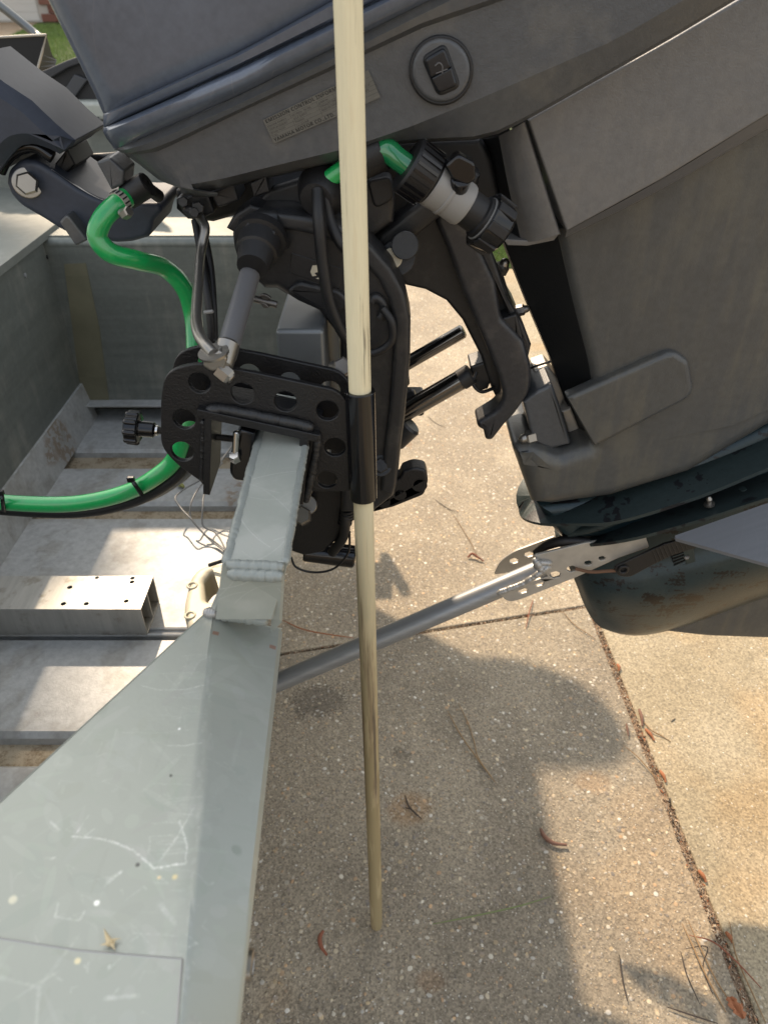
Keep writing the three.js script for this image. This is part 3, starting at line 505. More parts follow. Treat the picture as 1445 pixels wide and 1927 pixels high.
// ------------------------------------------------------------------ the outboard motor
const zc = -1.15;
const motor = thing('outboard_motor', 'large dark grey outboard motor tilted up on the transom', 'outboard motor');
const Mo = (name, g, m, label, parent = motor, kuv) => part(name, g, m, parent, label, kuv);
const P = pts => pts.map(([x, y, z]) => Z(x, y, z));
const MoB = (name, g, m, label) => { Mo(name, g, m, label); return Mo(name, mirrorZ(g, zc), m, label && 'far side of the ' + name.replaceAll('_', ' ')); };
{
  // a level of the cowl: runs along photo points at depth zn, and wraps round the front to the middle
  const wrap = (pts, zn, r, z2 = zc) => {
    const w = pts.map(p => Z(p[0], p[1], zn)), u = w[1].clone().sub(w[0]).normalize(), out = [];
    out.push(V(w[0].x, w[0].y, z2));
    out.push(V(w[0].x, w[0].y, zn - r * 1.6));
    for (let k = 0; k <= 10; k++) { const a = k / 10 * Math.PI / 2; out.push(V(w[0].x, w[0].y, zn - r + r * Math.sin(a)).addScaledVector(u, r * (1 - Math.cos(a)))); }
    const rest = resample([out[out.length - 1], ...w.slice(1)], 26, false);
    return out.concat(rest.slice(1));
  };
  const shell = (levels, m, name, cr = .95) => Mo(name, both(rails(levels, { keep: true, crease: cr }), zc), m);
  const cov0 = [[178, 222], [450, 98], [628, 0], [1240, -302]];
  shell([wrap([[-320, -760], [600, -1500]], -1.02, .1), wrap([[-285, -690], [620, -1380]], -.955, .08), wrap([[-230, -580], [660, -1160]], -.925, .06), wrap([[-30, -175], [640, -640], [1100, -800]], -.913, .055), wrap([[58, -8], [550, -200], [1240, -600]], -.914, .05), wrap([[160, 188], [450, 60], [628, -40], [1240, -350]], -.922, .045), wrap([[172, 212], [450, 90], [628, -9], [1240, -312]], -.926, .042), wrap(cov0, -.93, .04)], MAT.cowl, 'cowling');
  shell([wrap(cov0, -.9305, .04), wrap([[177, 223.5], [450, 100], [628, 2], [1240, -298]], -.924, .045), wrap([[175, 227], [450, 105], [638, 3], [1240, -289]], -.918, .045), wrap([[175, 240], [450, 120], [690, 2], [1240, -270]], -.919, .045), wrap([[178, 247], [450, 125], [705, 2], [1240, -262]], -.924, .042), wrap([[179, 249], [450, 127], [708, 2], [1240, -258]], -.932, .04)], MAT.cowl, 'cowl_rim');
  shell([wrap([[178, 249], [450, 127], [708, 2], [1240, -258]], -.934, .04), wrap([[173, 252], [450, 131], [712, 4], [1240, -252]], -.917, .05), wrap([[172, 260], [450, 142], [730, 3], [1240, -240]], -.911, .052), wrap([[178, 274], [450, 160], [770, 2], [1240, -220]], -.911, .055), wrap([[188, 287], [450, 174], [800, 2], [1240, -206]], -.917, .055), wrap([[194, 292], [450, 179], [806, 2], [1240, -200]], -.925, .05)], MAT.cowl, 'cowl_gasket_band');
  const crease2 = [[212, 300], [301, 284], [450, 212], [633, 128], [796, 52], [950, 0], [1300, -160]];
  const crease3 = [[268, 342], [330, 352], [420, 336], [500, 316], [650, 280], [768, 240], [900, 187], [1164, 72], [1285, 0], [1500, -120]];
  const bottom = [[318, 370], [345, 369], [430, 349], [510, 331], [660, 299], [745, 268], [835, 263], [915, 260], [992, 222], [1262, 70], [1379, 0], [1560, -110]];
  shell([wrap([[194, 293], [450, 180], [806, 2], [1240, -198]], -.927, .05), wrap([[199, 296], [301, 262], [450, 196], [633, 108], [820, 14], [1240, -190]], -.919, .055), wrap([[205, 299], [301, 276], [450, 206], [633, 120], [796, 42], [950, -10], [1300, -170]], -.921, .055), wrap(crease2, -.93, .055), wrap(crease3, -.933, .06), wrap(bottom.map((p, i) => [p[0] * .7 + crease3[Math.min(i, 9)][0] * 0 + p[0] * .3, p[1] - 4]), -.951, .06), wrap(bottom, -.958, .06), wrap(bottom.map(p => [p[0], p[1] + 3]), -.985, .06)], MAT.pan, 'bottom_cowl', .3);
  // rating plate with worn print
  const W = 512, H = 128, cv = document.createElement('canvas'); cv.width = W * 2; cv.height = H * 2; const x = cv.getContext('2d'); x.scale(2, 2);
  x.fillStyle = '#605f5a'; x.fillRect(0, 0, W, H); x.fillStyle = '#0d0d0d';
  x.font = 'bold 25px sans-serif'; x.fillText('EMISSION CONTROL INFORMATION', 6, 22);
  x.strokeStyle = '#3a3936'; x.lineWidth = 1.3; for (const yy of [30, 50, 68, 86, 103]) { x.beginPath(); x.moveTo(0, yy); x.lineTo(W, yy); x.stroke(); }
  for (const xx of [120, 250, 330, 420]) { x.beginPath(); x.moveTo(xx, 30); x.lineTo(xx, 103); x.stroke(); }
  x.font = '13px sans-serif'; x.fillText('ENGINE FAMILY', 6, 45); x.fillText('HC+NOx  16 FEL', 126, 45); x.fillText('g/kW-hr', 256, 45); x.fillText('WITH U.S. EPA', 350, 45);
  x.fillText('DISPLACEMENT', 6, 63); x.fillText('IDLE SPEED', 126, 63); x.fillText('EXHAUST EMISSION', 256, 63); x.fillText('REG. MARINE SI', 400, 63);
  x.fillText('SPARK PLUG', 6, 81); x.fillText('TIMING', 126, 81); x.fillText('MAX OUTPUT', 256, 81); x.fillText('ENGINES', 426, 81); x.fillText('FUEL', 6, 99); x.fillText('GASOLINE', 126, 99);
  x.font = 'bold 24px sans-serif'; x.fillText('YAMAHA MOTOR CO.,LTD.', 6, 123);
  for (let k = 0; k < 170; k++) { x.fillStyle = rnd() < .6 ? 'rgba(95,93,86,.4)' : 'rgba(125,122,112,.4)'; x.fillRect(rr(0, W), rr(0, H), rr(2, 26), rr(1, 3)); }
  const lt = new THREE.CanvasTexture(cv); lt.colorSpace = THREE.SRGBColorSpace;
  const q = [[495, 226], [693, 131], [716, 183], [516, 270]].map(p => Z(p[0], p[1], -.9285)), pg = new THREE.BufferGeometry(), pos = [], uv = [], ix = [], n = 12;
  for (let j = 0; j <= n; j++) for (let i = 0; i <= n; i++) { const s = i / n, t = j / n, a = q[0].clone().lerp(q[1], s), b = q[3].clone().lerp(q[2], s), p = a.lerp(b, t); pos.push(p.x, p.y, p.z); uv.push(s, 1 - t); }
  for (let j = 0; j < n; j++) for (let i = 0; i < n; i++) { const a = j * (n + 1) + i; ix.push(a, a + n + 1, a + 1, a + 1, a + n + 1, a + n + 2); }
  pg.setAttribute('position', new THREE.Float32BufferAttribute(pos, 3)); pg.setAttribute('uv', new THREE.Float32BufferAttribute(uv, 2)); pg.setIndex(ix); pg.computeVertexNormals();
  Mo('rating_plate', pg, M({ map: lt, roughness: .45, metalness: .3 }), 'worn silver plate printed with engine data', motor, true);
  // tilt switch
  const sw = Mo('tilt_switch', [slab(Array.from({ length: 36 }, (_, i) => [830 + 55 * Math.cos(i / 36 * 6.283), 132 + 61 * Math.sin(i / 36 * 6.283)]), -.921, .03, .004)], MAT.pan);
  Mo('gasket', [tube(Array.from({ length: 41 }, (_, i) => Z(830 + 56 * Math.cos(i / 40 * 6.283), 132 + 62 * Math.sin(i / 40 * 6.283), -.926)), .0025, { seg: 8, n: 80 })], MAT.rubber, undefined, sw);
  Mo('bezel', [slab([[792, 108, 14], [838, 80, 14], [868, 164, 14], [824, 184, 14]], -.918, .012, .003)], MAT.rubber, undefined, sw);
  const rk = Mo('rocker', [slab([[798, 112, 8], [836, 89, 8], [850, 126], [810, 148]], -.913, .01, .003), slab([[810, 147], [850, 125], [861, 161, 8], [825, 177, 8]], -.9145, .009, .003)], M({ c: [.004, .006, .01], roughness: .25 }), undefined, sw);
  Mo('arrow_mark', [tube([Z(818, 124, -.9125), Z(826, 118, -.9125), Z(832, 124, -.9125), Z(832, 138, -.9135)], .0007, { seg: 6, n: 14 }), tube([Z(820, 138, -.9135), Z(842, 130, -.9135)], .0007, { seg: 6 })], MAT.greyRod, undefined, sw);
  // apron panels below the bottom cowl
  Mo('apron_panel', [slab([[993, 226], [1120, 154], [1262, 75], [1379, 6], [1760, -210], [1760, 34], [1445, 216], [1250, 335], [1066, 436]], -.995, .30, .003)], MAT.apron);
  MoB('apron_lip', rails([P([[1066, 435, -.996], [1250, 334, -.996], [1445, 215, -.996], [1760, 33, -.996]]), P([[1063, 446, -1.012], [1250, 352, -1.014], [1445, 240, -1.016], [1760, 66, -1.018]]), P([[1063, 447, -1.045], [1250, 353, -1.045], [1445, 241, -1.045], [1760, 67, -1.045]])], { n: 16, crease: .3 }), MAT.lip);
  const af = P([[938, 256, -1.03], [956, 350, -1.03], [980, 454, -1.03]]);
  MoB('apron_inner', rails([P([[905, 262, -1.13], [920, 350, -1.13], [942, 452, -1.13]]), P([[920, 261, -1.07], [938, 350, -1.07], [956, 453, -1.07]]), af], { n: 12, across: 4, crease: .5 }), MAT.shadeBlack);  // shade on the inward curve is put into the black colour
  MoB('apron_front', rails([af, P([[958, 246, -1.012], [978, 350, -1.012], [1006, 454, -1.012]]), P([[986, 230, -1.002], [1018, 335, -1.002], [1051, 441, -1.002]]), P([[990, 230, -1.012], [1022, 335, -1.012], [1055, 442, -1.012]])], { n: 12, across: 4, crease: .5 }), MAT.apron);
  Mo('apron_underside', slab([[946, 450], [1004, 453], [1052, 440], [1042, 453], [992, 463], [955, 462]], -1.02, .24, .003), MAT.apron);
  // leg
  const lf0 = P([[938, 440, -1.15], [985, 560, -1.15], [1035, 680, -1.15], [1057, 742, -1.15], [1078, 795, -1.15], [1102, 850, -1.15]]), lf1 = P([[942, 440, -1.12], [988, 560, -1.12], [1037, 680, -1.12], [1059, 742, -1.12], [1080, 795, -1.12], [1104, 850, -1.12]]), lf2 = P([[1046, 430, -1.062], [1078, 570, -1.062], [1108, 690, -1.062], [1114, 742, -1.062], [1114, 795, -1.062], [1120, 850, -1.062]]);
  MoB('leg_front', rails([lf0, lf1, P([[985, 436, -1.10], [1025, 565, -1.10], [1066, 685, -1.10], [1080, 742, -1.10], [1092, 795, -1.10], [1110, 850, -1.10]]), lf2], { n: 24, crease: .6 }), MAT.shadeBlack);  // concave front lies in shade; its darkness is painted in
  MoB('leg_housing', rails([lf2, P([[1056, 430, -1.054], [1086, 570, -1.054], [1116, 690, -1.054], [1120, 742, -1.054], [1120, 795, -1.054], [1126, 850, -1.054]]), P([[1070, 428, -1.05], [1100, 568, -1.05], [1130, 690, -1.05], [1132, 742, -1.05], [1132, 795, -1.05], [1138, 850, -1.05]]), P([[1300, 200, -1.043], [1320, 400, -1.043], [1350, 560, -1.043], [1360, 640, -1.043], [1370, 740, -1.043], [1380, 800, -1.043]]), P([[1760, 0, -1.05], [1780, 200, -1.05], [1790, 400, -1.05], [1800, 450, -1.05], [1810, 550, -1.05], [1820, 600, -1.05]])], { n: 24, along: true, crease: .9 }), MAT.leg);
  Mo('leg_lower', [slab([[965, 849, 14], [1000, 842, 6], [1060, 858, 6], [1112, 838, 4], [1105, 780], [1300, 690], [1800, 470], [1800, 640], [1445, 812], [1300, 897], [1150, 943], [1040, 958], [1003, 955], [985, 905]], -1.048, .204, .03, { seg: 5 })], MAT.leg);
  Mo('leg_recess', [slab([[972, 852, 10], [1000, 847, 10], [1010, 862, 10], [985, 868, 10]], -1.055, .19, .002)], MAT.dark);
  Mo('side_cover', [slab([[1066, 750, 3], [1266, 659, 34], [1296, 680, 10], [1308, 745, 24], [1140, 832, 10], [1118, 842, 3]], -1.0335, .03, .008)], MAT.leg);
  // clamp block in the notch, bolts
  Mo('mount_clamp', [slab([[984, 758], [1010, 736, 4], [1038, 722, 4], [1052, 760], [1066, 806], [1074, 836, 4], [1036, 846, 4], [1003, 832, 4]], -1.068, .11, .006)], MAT.pan);
  Mo('lit_mount_arm', [slab([[1004, 697, 3], [1030, 688, 3], [1050, 714], [1062, 744, 3], [1052, 775], [1034, 730], [1012, 740]], -1.13, .05, .004)], MAT.aluDull);  // pale metal colour stands for sunlight on the mount pieces
  Mo('lit_mount_arm', [slab([[1056, 775], [1074, 768], [1099, 830, 4], [1082, 838], [1068, 812]], -1.11, .05, .004)], MAT.aluDull);  // same sunlit tone put into the colour
  const nut = (x, y, z, dx, dy, r, h, m = MAT.steel) => { const a = Z(x, y, z), b = a.clone().add(V(dx, dy, .2).normalize().multiplyScalar(h)); return Mo('mount_bolt', [hexBolt(a, b, r, h), turned(a.clone().lerp(b, .9), b.clone().add(b.clone().sub(a)), [[0, 0], [0, r * .75], [h * .5, r * .62], [h * .75, r * .3], [h * .8, 0]], 16)], m); };
  nut(1005, 820, -1.075, -1, -.2, .0125, .016); nut(972, 585, -1.12, 1, .3, .009, .012, MAT.steelDark); nut(940, 512, -1.14, .4, 1, .011, .014);
  // swivel bracket: arch web and outer arm
  Mo('swivel_web', [slab([[690, 470], [735, 430], [760, 395], [820, 350], [930, 350], [912, 440], [985, 620], [1000, 715, 10], [985, 760, 10], [940, 762], [925, 733], [905, 672], [870, 603], [840, 567], [800, 546], [764, 538]], -1.105, .12, .006)], MAT.cast);
  Mo('swivel_arm', [slab([[822, 362], [868, 372], [905, 470], [932, 530], [944, 600, 8], [985, 642], [1000, 690, 14], [1000, 735, 20], [968, 782, 20], [950, 800], [926, 831, 6], [914, 830, 5], [910, 812], [899, 806, 5], [897, 795, 5], [938, 770, 14], [947, 745, 14], [938, 710], [905, 630], [868, 545], [842, 470], [820, 420]], -1.062, .05, .009, { seg: 4 })], MAT.arm);
  Mo('swivel_arm', [slab([[862, 372], [900, 440], [925, 470], [955, 560], [985, 610], [1000, 650], [990, 690], [960, 600], [930, 530], [900, 470]], -1.08, .14, .006)], MAT.cast, 'worn brown rear edge of the arm');
  Mo('swivel_knuckle', [slab([[935, 505, 4], [948, 520, 4], [960, 560, 6], [958, 585, 4], [940, 570]], -1.13, .06, .006), slab([[945, 600], [972, 590, 6], [985, 640, 4], [978, 690, 4], [962, 640]], -1.07, .05, .006)], MAT.cast);
  Mo('pivot_bar', [slab([[700, 468], [712, 440], [872, 318], [905, 330], [900, 352], [756, 470], [735, 478]], -1.03, .05, .01)], MAT.cast);
  Mo('tilt_pin', [rod(Z(748, 485, -1.02), Z(748, 485, -1.12), .024), rod(Z(762, 462, -.985), Z(762, 462, -1.05), .018)], MAT.cast);
  Mo('nylon_washer', [rod(Z(738, 486, -.995), Z(738, 486, -1.02), .0135)], MAT.cream);
  Mo('speed_cable', [tube([Z(985, 700, -1.12), Z(1005, 690, -1.1), Z(1036, 680, -1.1)], .002, { seg: 8 })], MAT.rubber);
  // clamp bracket nearest the camera: boss, rim, hook eye
  const cb = [[436, 440, 6], [452, 415, 10], [485, 398, 10], [540, 398], [600, 410], [655, 428], [700, 462], [738, 505], [762, 552], [773, 600], [772, 680], [763, 780], [754, 850], [747, 915], [742, 936, 6], [700, 968], [640, 968], [640, 640], [600, 588], [560, 570], [520, 545], [498, 545], [470, 520], [440, 470]];
  Mo('clamp_bracket', [slab(cb, -.945, .07, .012, { seg: 4 })], MAT.cast);
  Mo('clamp_bracket', [slab(cb, -1.29, .07, .012)], MAT.cast, 'far clamp bracket behind the near one');
  const ro = [[520, 402], [562, 406], [606, 413], [656, 431], [700, 464], [737, 506], [760, 552], [771, 600], [770, 680], [761, 780], [752, 850], [745, 915], [739, 934]], ri = [[716, 926], [722, 850], [731, 780], [739, 680], [741, 606], [731, 566], [712, 528], [682, 494], [646, 466], [602, 446], [560, 437], [524, 434]];
  Mo('bracket_rim', [slab(ro.concat(ri), -.934, .03, .006, { seg: 3 })], MAT.cast);
  Mo('bracket_rib', [slab([[540, 548, 8], [560, 530, 10], [640, 548, 10], [660, 570, 8], [640, 590], [600, 580]], -.936, .02, .006, { seg: 3 })], MAT.cast);
  Mo('bracket_badge', [slab([[549, 476, 2], [646, 506, 2], [640, 544, 2], [545, 514, 2]], -.9435, .004, .0008)], MAT.cast);
  Mo('worn_sticker', [slab([[588, 500], [597, 499], [598, 512], [592, 514], [596, 519], [588, 520], [584, 512]], -.9428, .001, .0002), slab([[594, 524], [606, 521], [622, 518], [622, 524], [606, 527]], -.9428, .001, .0002)], M({ c: [.6, .55, .42], roughness: .6 }), 'torn remains of a pale sticker');
  Mo('bracket_eye', [tube([[700, 568], [706, 560], [718, 568], [723, 584], [716, 598]].map(p => Z(p[0], p[1], -.94)), .006, { seg: 10 })], MAT.cast);
  Mo('bracket_bolt', [hexBolt(Z(716, 876, -.943), Z(716, 876, -.925), .012, .012), rod(Z(716, 876, -.944), Z(716, 876, -.936), .017)], MAT.cast);
  // hydraulic rams
  Mo('trim_ram', [rod(Z(700, 722, -1.24), Z(873, 622, -1.24), .0125, .003)], MAT.ram, 'upper chromed trim ram');
  Mo('trim_ram', [rod(Z(700, 810, -1.10), Z(884, 705, -1.10), .0165, .003)], MAT.ram, 'lower chromed trim ram');
  Mo('ram_end', [rod(Z(866, 716, -1.10), Z(887, 703, -1.10), .0175, .002), slab([[884, 690, 4], [915, 680, 6], [925, 715], [918, 732], [898, 738, 4], [890, 720]], -1.11, .05, .008)], MAT.cast);
  Mo('ram_hose', [tube([Z(896, 700, -1.10), Z(890, 722, -1.09), Z(905, 737, -1.09), Z(930, 730, -1.1)], .003, { seg: 8 })], MAT.rubber);
  Mo('ram_body', [rod(Z(740, 830, -1.10), Z(774, 798, -1.10), .021, .004), rod(Z(735, 760, -1.13), Z(782, 742, -1.13), .012, .003), rod(Z(735, 715, -1.2), Z(770, 712, -1.2), .013, .003), box(.06, .03, .06, ...Z(765, 755, -1.16).toArray(), .006)], MAT.cast);
  // lower bracket plates
  const holeT = circlePx(789, 910, 10, -.99), holeU = circlePx(752, 928, 8, -.99), holeW = circlePx(722, 942, 8, -.99);
  Mo('lower_bracket', [slab([[690, 968, 4], [690, 930], [752, 900], [757, 888, 4], [778, 880, 8], [801, 884, 8], [806, 905, 8], [798, 932, 8], [740, 955]], -.985, .03, .004, { holes: [holeT, holeU, holeW] }), slab([[540, 1035, 6], [552, 950], [590, 820], [700, 820], [700, 968], [655, 985], [640, 1012], [606, 1040, 8], [572, 1046, 4]], -.985, .03, .004)], MAT.powder);
  Mo('tilt_tube', [rod(Z(572, 1035, -1.05), Z(668, 1048, -1.05), .021, .003)], MAT.gloss);
  Mo('cable_boot', [tube([Z(650, 960, -.975), Z(650, 985, -.97), Z(646, 1010, -.975), Z(625, 1040, -.99)], .0085, { seg: 14 }), ...Array.from({ length: 5 }, (_, k) => rod(Z(653 - k, 958 + k * 6, -.975), Z(653 - k, 962 + k * 6, -.975), .012))], MAT.rubber);
  Mo('ground_strap', [tube([Z(548, 1048, -.98), Z(556, 1066, -.97), Z(590, 1077, -.97), Z(628, 1070, -.97), Z(655, 1040, -.97), Z(658, 1000, -.97)], .002, { seg: 8 })], MAT.rubber);
  Mo('bracket_bolt', [hexBolt(Z(570, 972, -.96), Z(565, 968, -.93), .016, .024), rod(Z(580, 950, -.985), Z(578, 950, -.965), .016)], MAT.steel, 'pale hexagon bolt beside the riser tube');
  // clutter between bottom cowl and brackets
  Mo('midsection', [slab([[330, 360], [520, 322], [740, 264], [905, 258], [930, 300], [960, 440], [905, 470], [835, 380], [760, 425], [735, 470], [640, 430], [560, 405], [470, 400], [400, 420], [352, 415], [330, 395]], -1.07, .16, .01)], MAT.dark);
  Mo('mount_housing', [slab([[470, 395], [500, 355, 6], [575, 330, 6], [640, 345], [700, 330, 20], [745, 360, 20], [740, 420], [690, 455], [600, 408]], -1.0, .12, .015), slab([[330, 375, 4], [392, 362, 4], [405, 400, 6], [380, 412, 8], [350, 410, 6]], -1.0, .1, .008), slab([[395, 362, 4], [440, 345, 4], [450, 378, 4], [410, 392, 6]], -.985, .06, .005)], MAT.cast);
  Mo('mount_rubber', [slab([[470, 345, 3], [500, 330, 3], [508, 362, 3], [478, 372, 3]], -.96, .05, .004), slab([[690, 340, 14], [736, 330, 14], [742, 375, 14], [705, 395, 14]], -.992, .03, .004)], MAT.rubber);
  Mo('linkage_bolt', [rod(Z(355, 396, -.99), Z(366, 400, -.96), .006), hexBolt(Z(345, 380, -.99), Z(345, 380, -.975), .007, .008), hexBolt(Z(372, 390, -.985), Z(374, 392, -.968), .008, .01)], MAT.cast);
  Mo('cowl_lever', [slab([[182, 306], [206, 296, 4], [235, 322, 4], [232, 348, 4], [210, 358, 4]], -.99, .05, .006)], MAT.pan);
  Mo('clamp_cover', [slab([[426, 430], [440, 405, 8], [470, 385], [520, 400], [520, 450], [470, 455, 10]], -.96, .05, .01)], MAT.rubber);
  // grommet and cables
  Mo('cable_grommet', [turned(Z(612, 352, -.98), Z(590, 385, -.93), [[0, 0], [0, .03], [.012, .032], [.03, .026], [.04, .02], [.042, 0]], 22)], MAT.rubber);
  Mo('power_cable', [tube([Z(598, 358, -.94), Z(600, 410, -.92), Z(608, 500, -.915), Z(622, 575, -.915), Z(650, 635, -.92), Z(680, 665, -.925), Z(715, 660, -.925), Z(737, 640, -.925), Z(736, 605, -.925), Z(720, 580, -.93)], t => t < .5 ? .0075 : .0075 - .002 * Math.min(1, (t - .5) * 4), { seg: 12 })], MAT.rubber);
  Mo('power_cable', [tube([Z(612, 362, -.945), Z(620, 410, -.94), Z(640, 455, -.93), Z(680, 500, -.93)], .007, { seg: 12 })], MAT.rubber);
  Mo('cable_sleeve', [rod(Z(648, 318, -.955), Z(722, 283, -.955), .0215, .002)], MAT.rubber);
  // steering: boot, tube, end fitting, drag link
  const s0 = Z(484, 472, -.925), s1 = Z(424, 672, -.745);
  Mo('steering_boot', [turned(Z(494, 440, -.93), s1, [[0, 0], [0, .03], [.012, .031], [.014, .026], [.035, .025], [.037, .022], [.06, .0185], [.062, 0]], 24)], MAT.rubber);
  Mo('steering_nut', [hexBolt(Z(500, 432, -.935), Z(488, 466, -.927), .034, .012)], MAT.rubber);
  Mo('steering_tube', [rod(s0, s1, .0122, .002, 24)], MAT.greyRod);
  Mo('steering_end', [rod(Z(432, 642, -.757), Z(416, 690, -.735), .0125, .003, 24), slab([[384, 676, 4], [414, 660, 5], [428, 676, 5], [422, 697, 5], [398, 700, 7], [382, 690, 4]], -.726, .016, .004)], MAT.steel);
  Mo('steering_bolt', [hexBolt(Z(412, 694, -.732), Z(434, 712, -.728), .0095, .016), rod(Z(420, 700, -.731), Z(438, 714, -.727), .006), turned(Z(403, 666, -.732), Z(397, 648, -.730), [[0, 0], [0, .0165], [.003, .0165], [.003, 0]], 24)], MAT.steel);
  Mo('drag_link', [tube([Z(372, 402, -.99), Z(386, 428, -.97), Z(379, 470, -.95), Z(373, 540, -.87), Z(370, 605, -.80), Z(376, 632, -.765), Z(390, 652, -.74), Z(402, 666, -.73)], t => t < .72 ? .0062 : .0066, { seg: 14, n: 90 })], MAT.steel);
  Mo('link_hose', [tube([Z(368, 415, -1.0), Z(380, 480, -.97), Z(392, 560, -.93), Z(398, 620, -.92), Z(396, 660, -.92)], .0055, { seg: 10 }), tube([Z(380, 420, -1.0), Z(396, 500, -.965), Z(402, 580, -.93), Z(404, 640, -.92)], .005, { seg: 10 })], MAT.rubber);
  Mo('hose_tie', [rod(Z(384, 588, -.915), Z(402, 586, -.915), .0025)], MAT.greyPl);
  Mo('wing_screw', [rod(Z(478, 562, -.92), Z(522, 574, -.92), .0045, .001), slab([[486, 556, 3], [498, 553, 4], [512, 562, 4], [500, 566]], -.916, .005, .001), slab([[488, 568], [500, 572], [508, 580, 3], [496, 580, 3]], -.914, .005, .001), slab([[463, 545, 3], [476, 550], [474, 578, 3], [464, 575, 3]], -.93, .03, .003)], MAT.steelDark);
  // tilted steering arm in front and tiller handle
  const arm = Mo('tiller_bracket', [slab([[12, 345], [15, 322, 10], [38, 300, 16], [68, 303, 8], [100, 321], [145, 353], [195, 379, 30], [255, 384, 30], [298, 382, 6], [306, 398, 8], [289, 416, 6], [282, 446, 8], [249, 456, 10], [215, 458, 10], [190, 450], [170, 440], [150, 452], [108, 429], [83, 413], [37, 386, 20], [18, 364, 14]], -1.035, .13, .007, { seg: 4 })], MAT.handle);
  Mo('bracket_lug', [slab([[112, 418, 4], [126, 402, 8], [166, 452, 4], [143, 464, 4]], -1.012, .05, .006)], MAT.pan, undefined, arm);
  Mo('bracket_washer', [turned(Z(53, 344, -1.036), Z(53, 344, -1.02), [[0, 0], [0, .019], [.004, .019], [.005, .0175], [.005, 0]], 28)], MAT.steel, undefined, arm);
  Mo('bracket_bolt', [hexBolt(Z(53, 345, -1.031), Z(50, 345, -1.01), .0145, .016)], MAT.steel, undefined, arm);
  Mo('hinge_block', [slab([[96, 318], [126, 280, 4], [142, 310], [128, 324], [112, 330]], -1.06, .08, .004)], MAT.dark);
  Mo('tiller_top_sheen', [rails([P([[98, 319, -1.036], [145, 351, -1.036], [195, 377, -1.036], [240, 383, -1.036]]), P([[104, 302, -1.10], [152, 330, -1.10], [204, 362, -1.10], [250, 376, -1.10]]), P([[114, 284, -1.17], [160, 312, -1.17], [214, 350, -1.17], [262, 368, -1.17]])], { n: 14, crease: .9 })], MAT.alu, 'upper face of the tiller bracket with its sky reflection painted pale');  // pale metal colour stands for sky reflected on the bracket top
  Mo('tiller_handle', [slab([[-70, 104], [0, 158], [52, 192], [98, 236], [136, 268, 3], [131, 277, 3], [119, 283], [106, 294], [86, 284, 8], [58, 274, 10], [30, 278, 10], [8, 302, 8], [-12, 330], [-70, 350]], -1.0, .15, .02, { seg: 1 })], MAT.handle);
  Mo('handle_ring', [tube([[0, 322], [14, 296], [40, 278], [68, 276], [100, 296]].map(p => Z(p[0], p[1], -1.03)), .008, { seg: 10 })], MAT.gloss);
  Mo('control_cable', [tube([Z(120, 282, -1.15), Z(150, 296, -1.2), Z(190, 296, -1.22), Z(240, 292, -1.2)], .006, { seg: 10 }), tube([Z(124, 290, -1.15), Z(155, 304, -1.2), Z(200, 304, -1.22), Z(240, 300, -1.2)], .005, { seg: 10 })], MAT.rubber);
  Mo('fuel_elbow', [rod(Z(238, 372, -1.0), Z(280, 345, -1.0), .0155, .002), rod(Z(270, 348, -1.0), Z(300, 370, -1.03), .008)], MAT.rubber);
  // splash plate, cavitation plate, gearcase, skeg
  const plate = (near, mid, th, m, name) => { const dn = r => r.map(p => p.clone().add(V(.003, -th, 0))); return Mo(name, both(rails([P(mid), P(near), dn(P(near)), dn(P(mid))], { n: 40, crease: .5 }), zc), m); };
  plate([[975, 957, -1.15], [976, 966, -1.135], [983, 974, -1.11], [1000, 981, -1.085], [1025, 985, -1.065], [1080, 985, -1.04], [1150, 982, -1.02], [1300, 938, -1.015], [1445, 880, -1.015], [1760, 755, -1.015]], [[976, 953, -1.15], [984, 943, -1.15], [1000, 935, -1.15], [1060, 910, -1.15], [1150, 880, -1.15], [1300, 820, -1.15], [1445, 760, -1.15], [1760, 640, -1.15]], .006, MAT.plate, 'splash_plate');
  Mo('strut', [slab([[1010, 955], [1150, 935], [1445, 800], [1800, 640], [1800, 780], [1445, 950], [1200, 1015], [1062, 1026], [1038, 1000]], -1.075, .15, .03, { seg: 5 })], MAT.lower);
  plate([[1045, 1014, -1.15], [1052, 1020, -1.125], [1080, 1024, -1.09], [1130, 1022, -1.045], [1200, 1010, -1.01], [1300, 982, -.995], [1445, 936, -.995], [1760, 835, -.995]], [[1046, 1011, -1.15], [1060, 1004, -1.15], [1120, 985, -1.15], [1200, 948, -1.15], [1300, 910, -1.15], [1445, 850, -1.15], [1760, 730, -1.15]], .006, MAT.plate, 'cavitation_plate');
  Mo('plate_ridge', [tube([[1070, 1004, -1.085], [1130, 990, -1.06], [1200, 962, -1.05], [1300, 922, -1.05], [1445, 862, -1.05], [1760, 730, -1.05]].map(p => Z(...p)), .008, { seg: 10 })], MAT.plate);
  { const a = Z(1334, 950, -1.02); Mo('grease_fitting', [turned(a, a.clone().add(V(-.3, 1, 0)), [[0, 0], [0, .009], [.003, .009], [.004, .004], [.010, .004], [.012, .0055], [.015, .0045], [.018, .002], [.018, 0]], 14)], MAT.steel); const b = Z(1397, 921, -1.03); Mo('plate_plug', [turned(b, b.clone().add(V(-.3, 1, 0)), [[0, 0], [0, .006], [.002, .006], [.002, 0]], 14)], MAT.plate); }
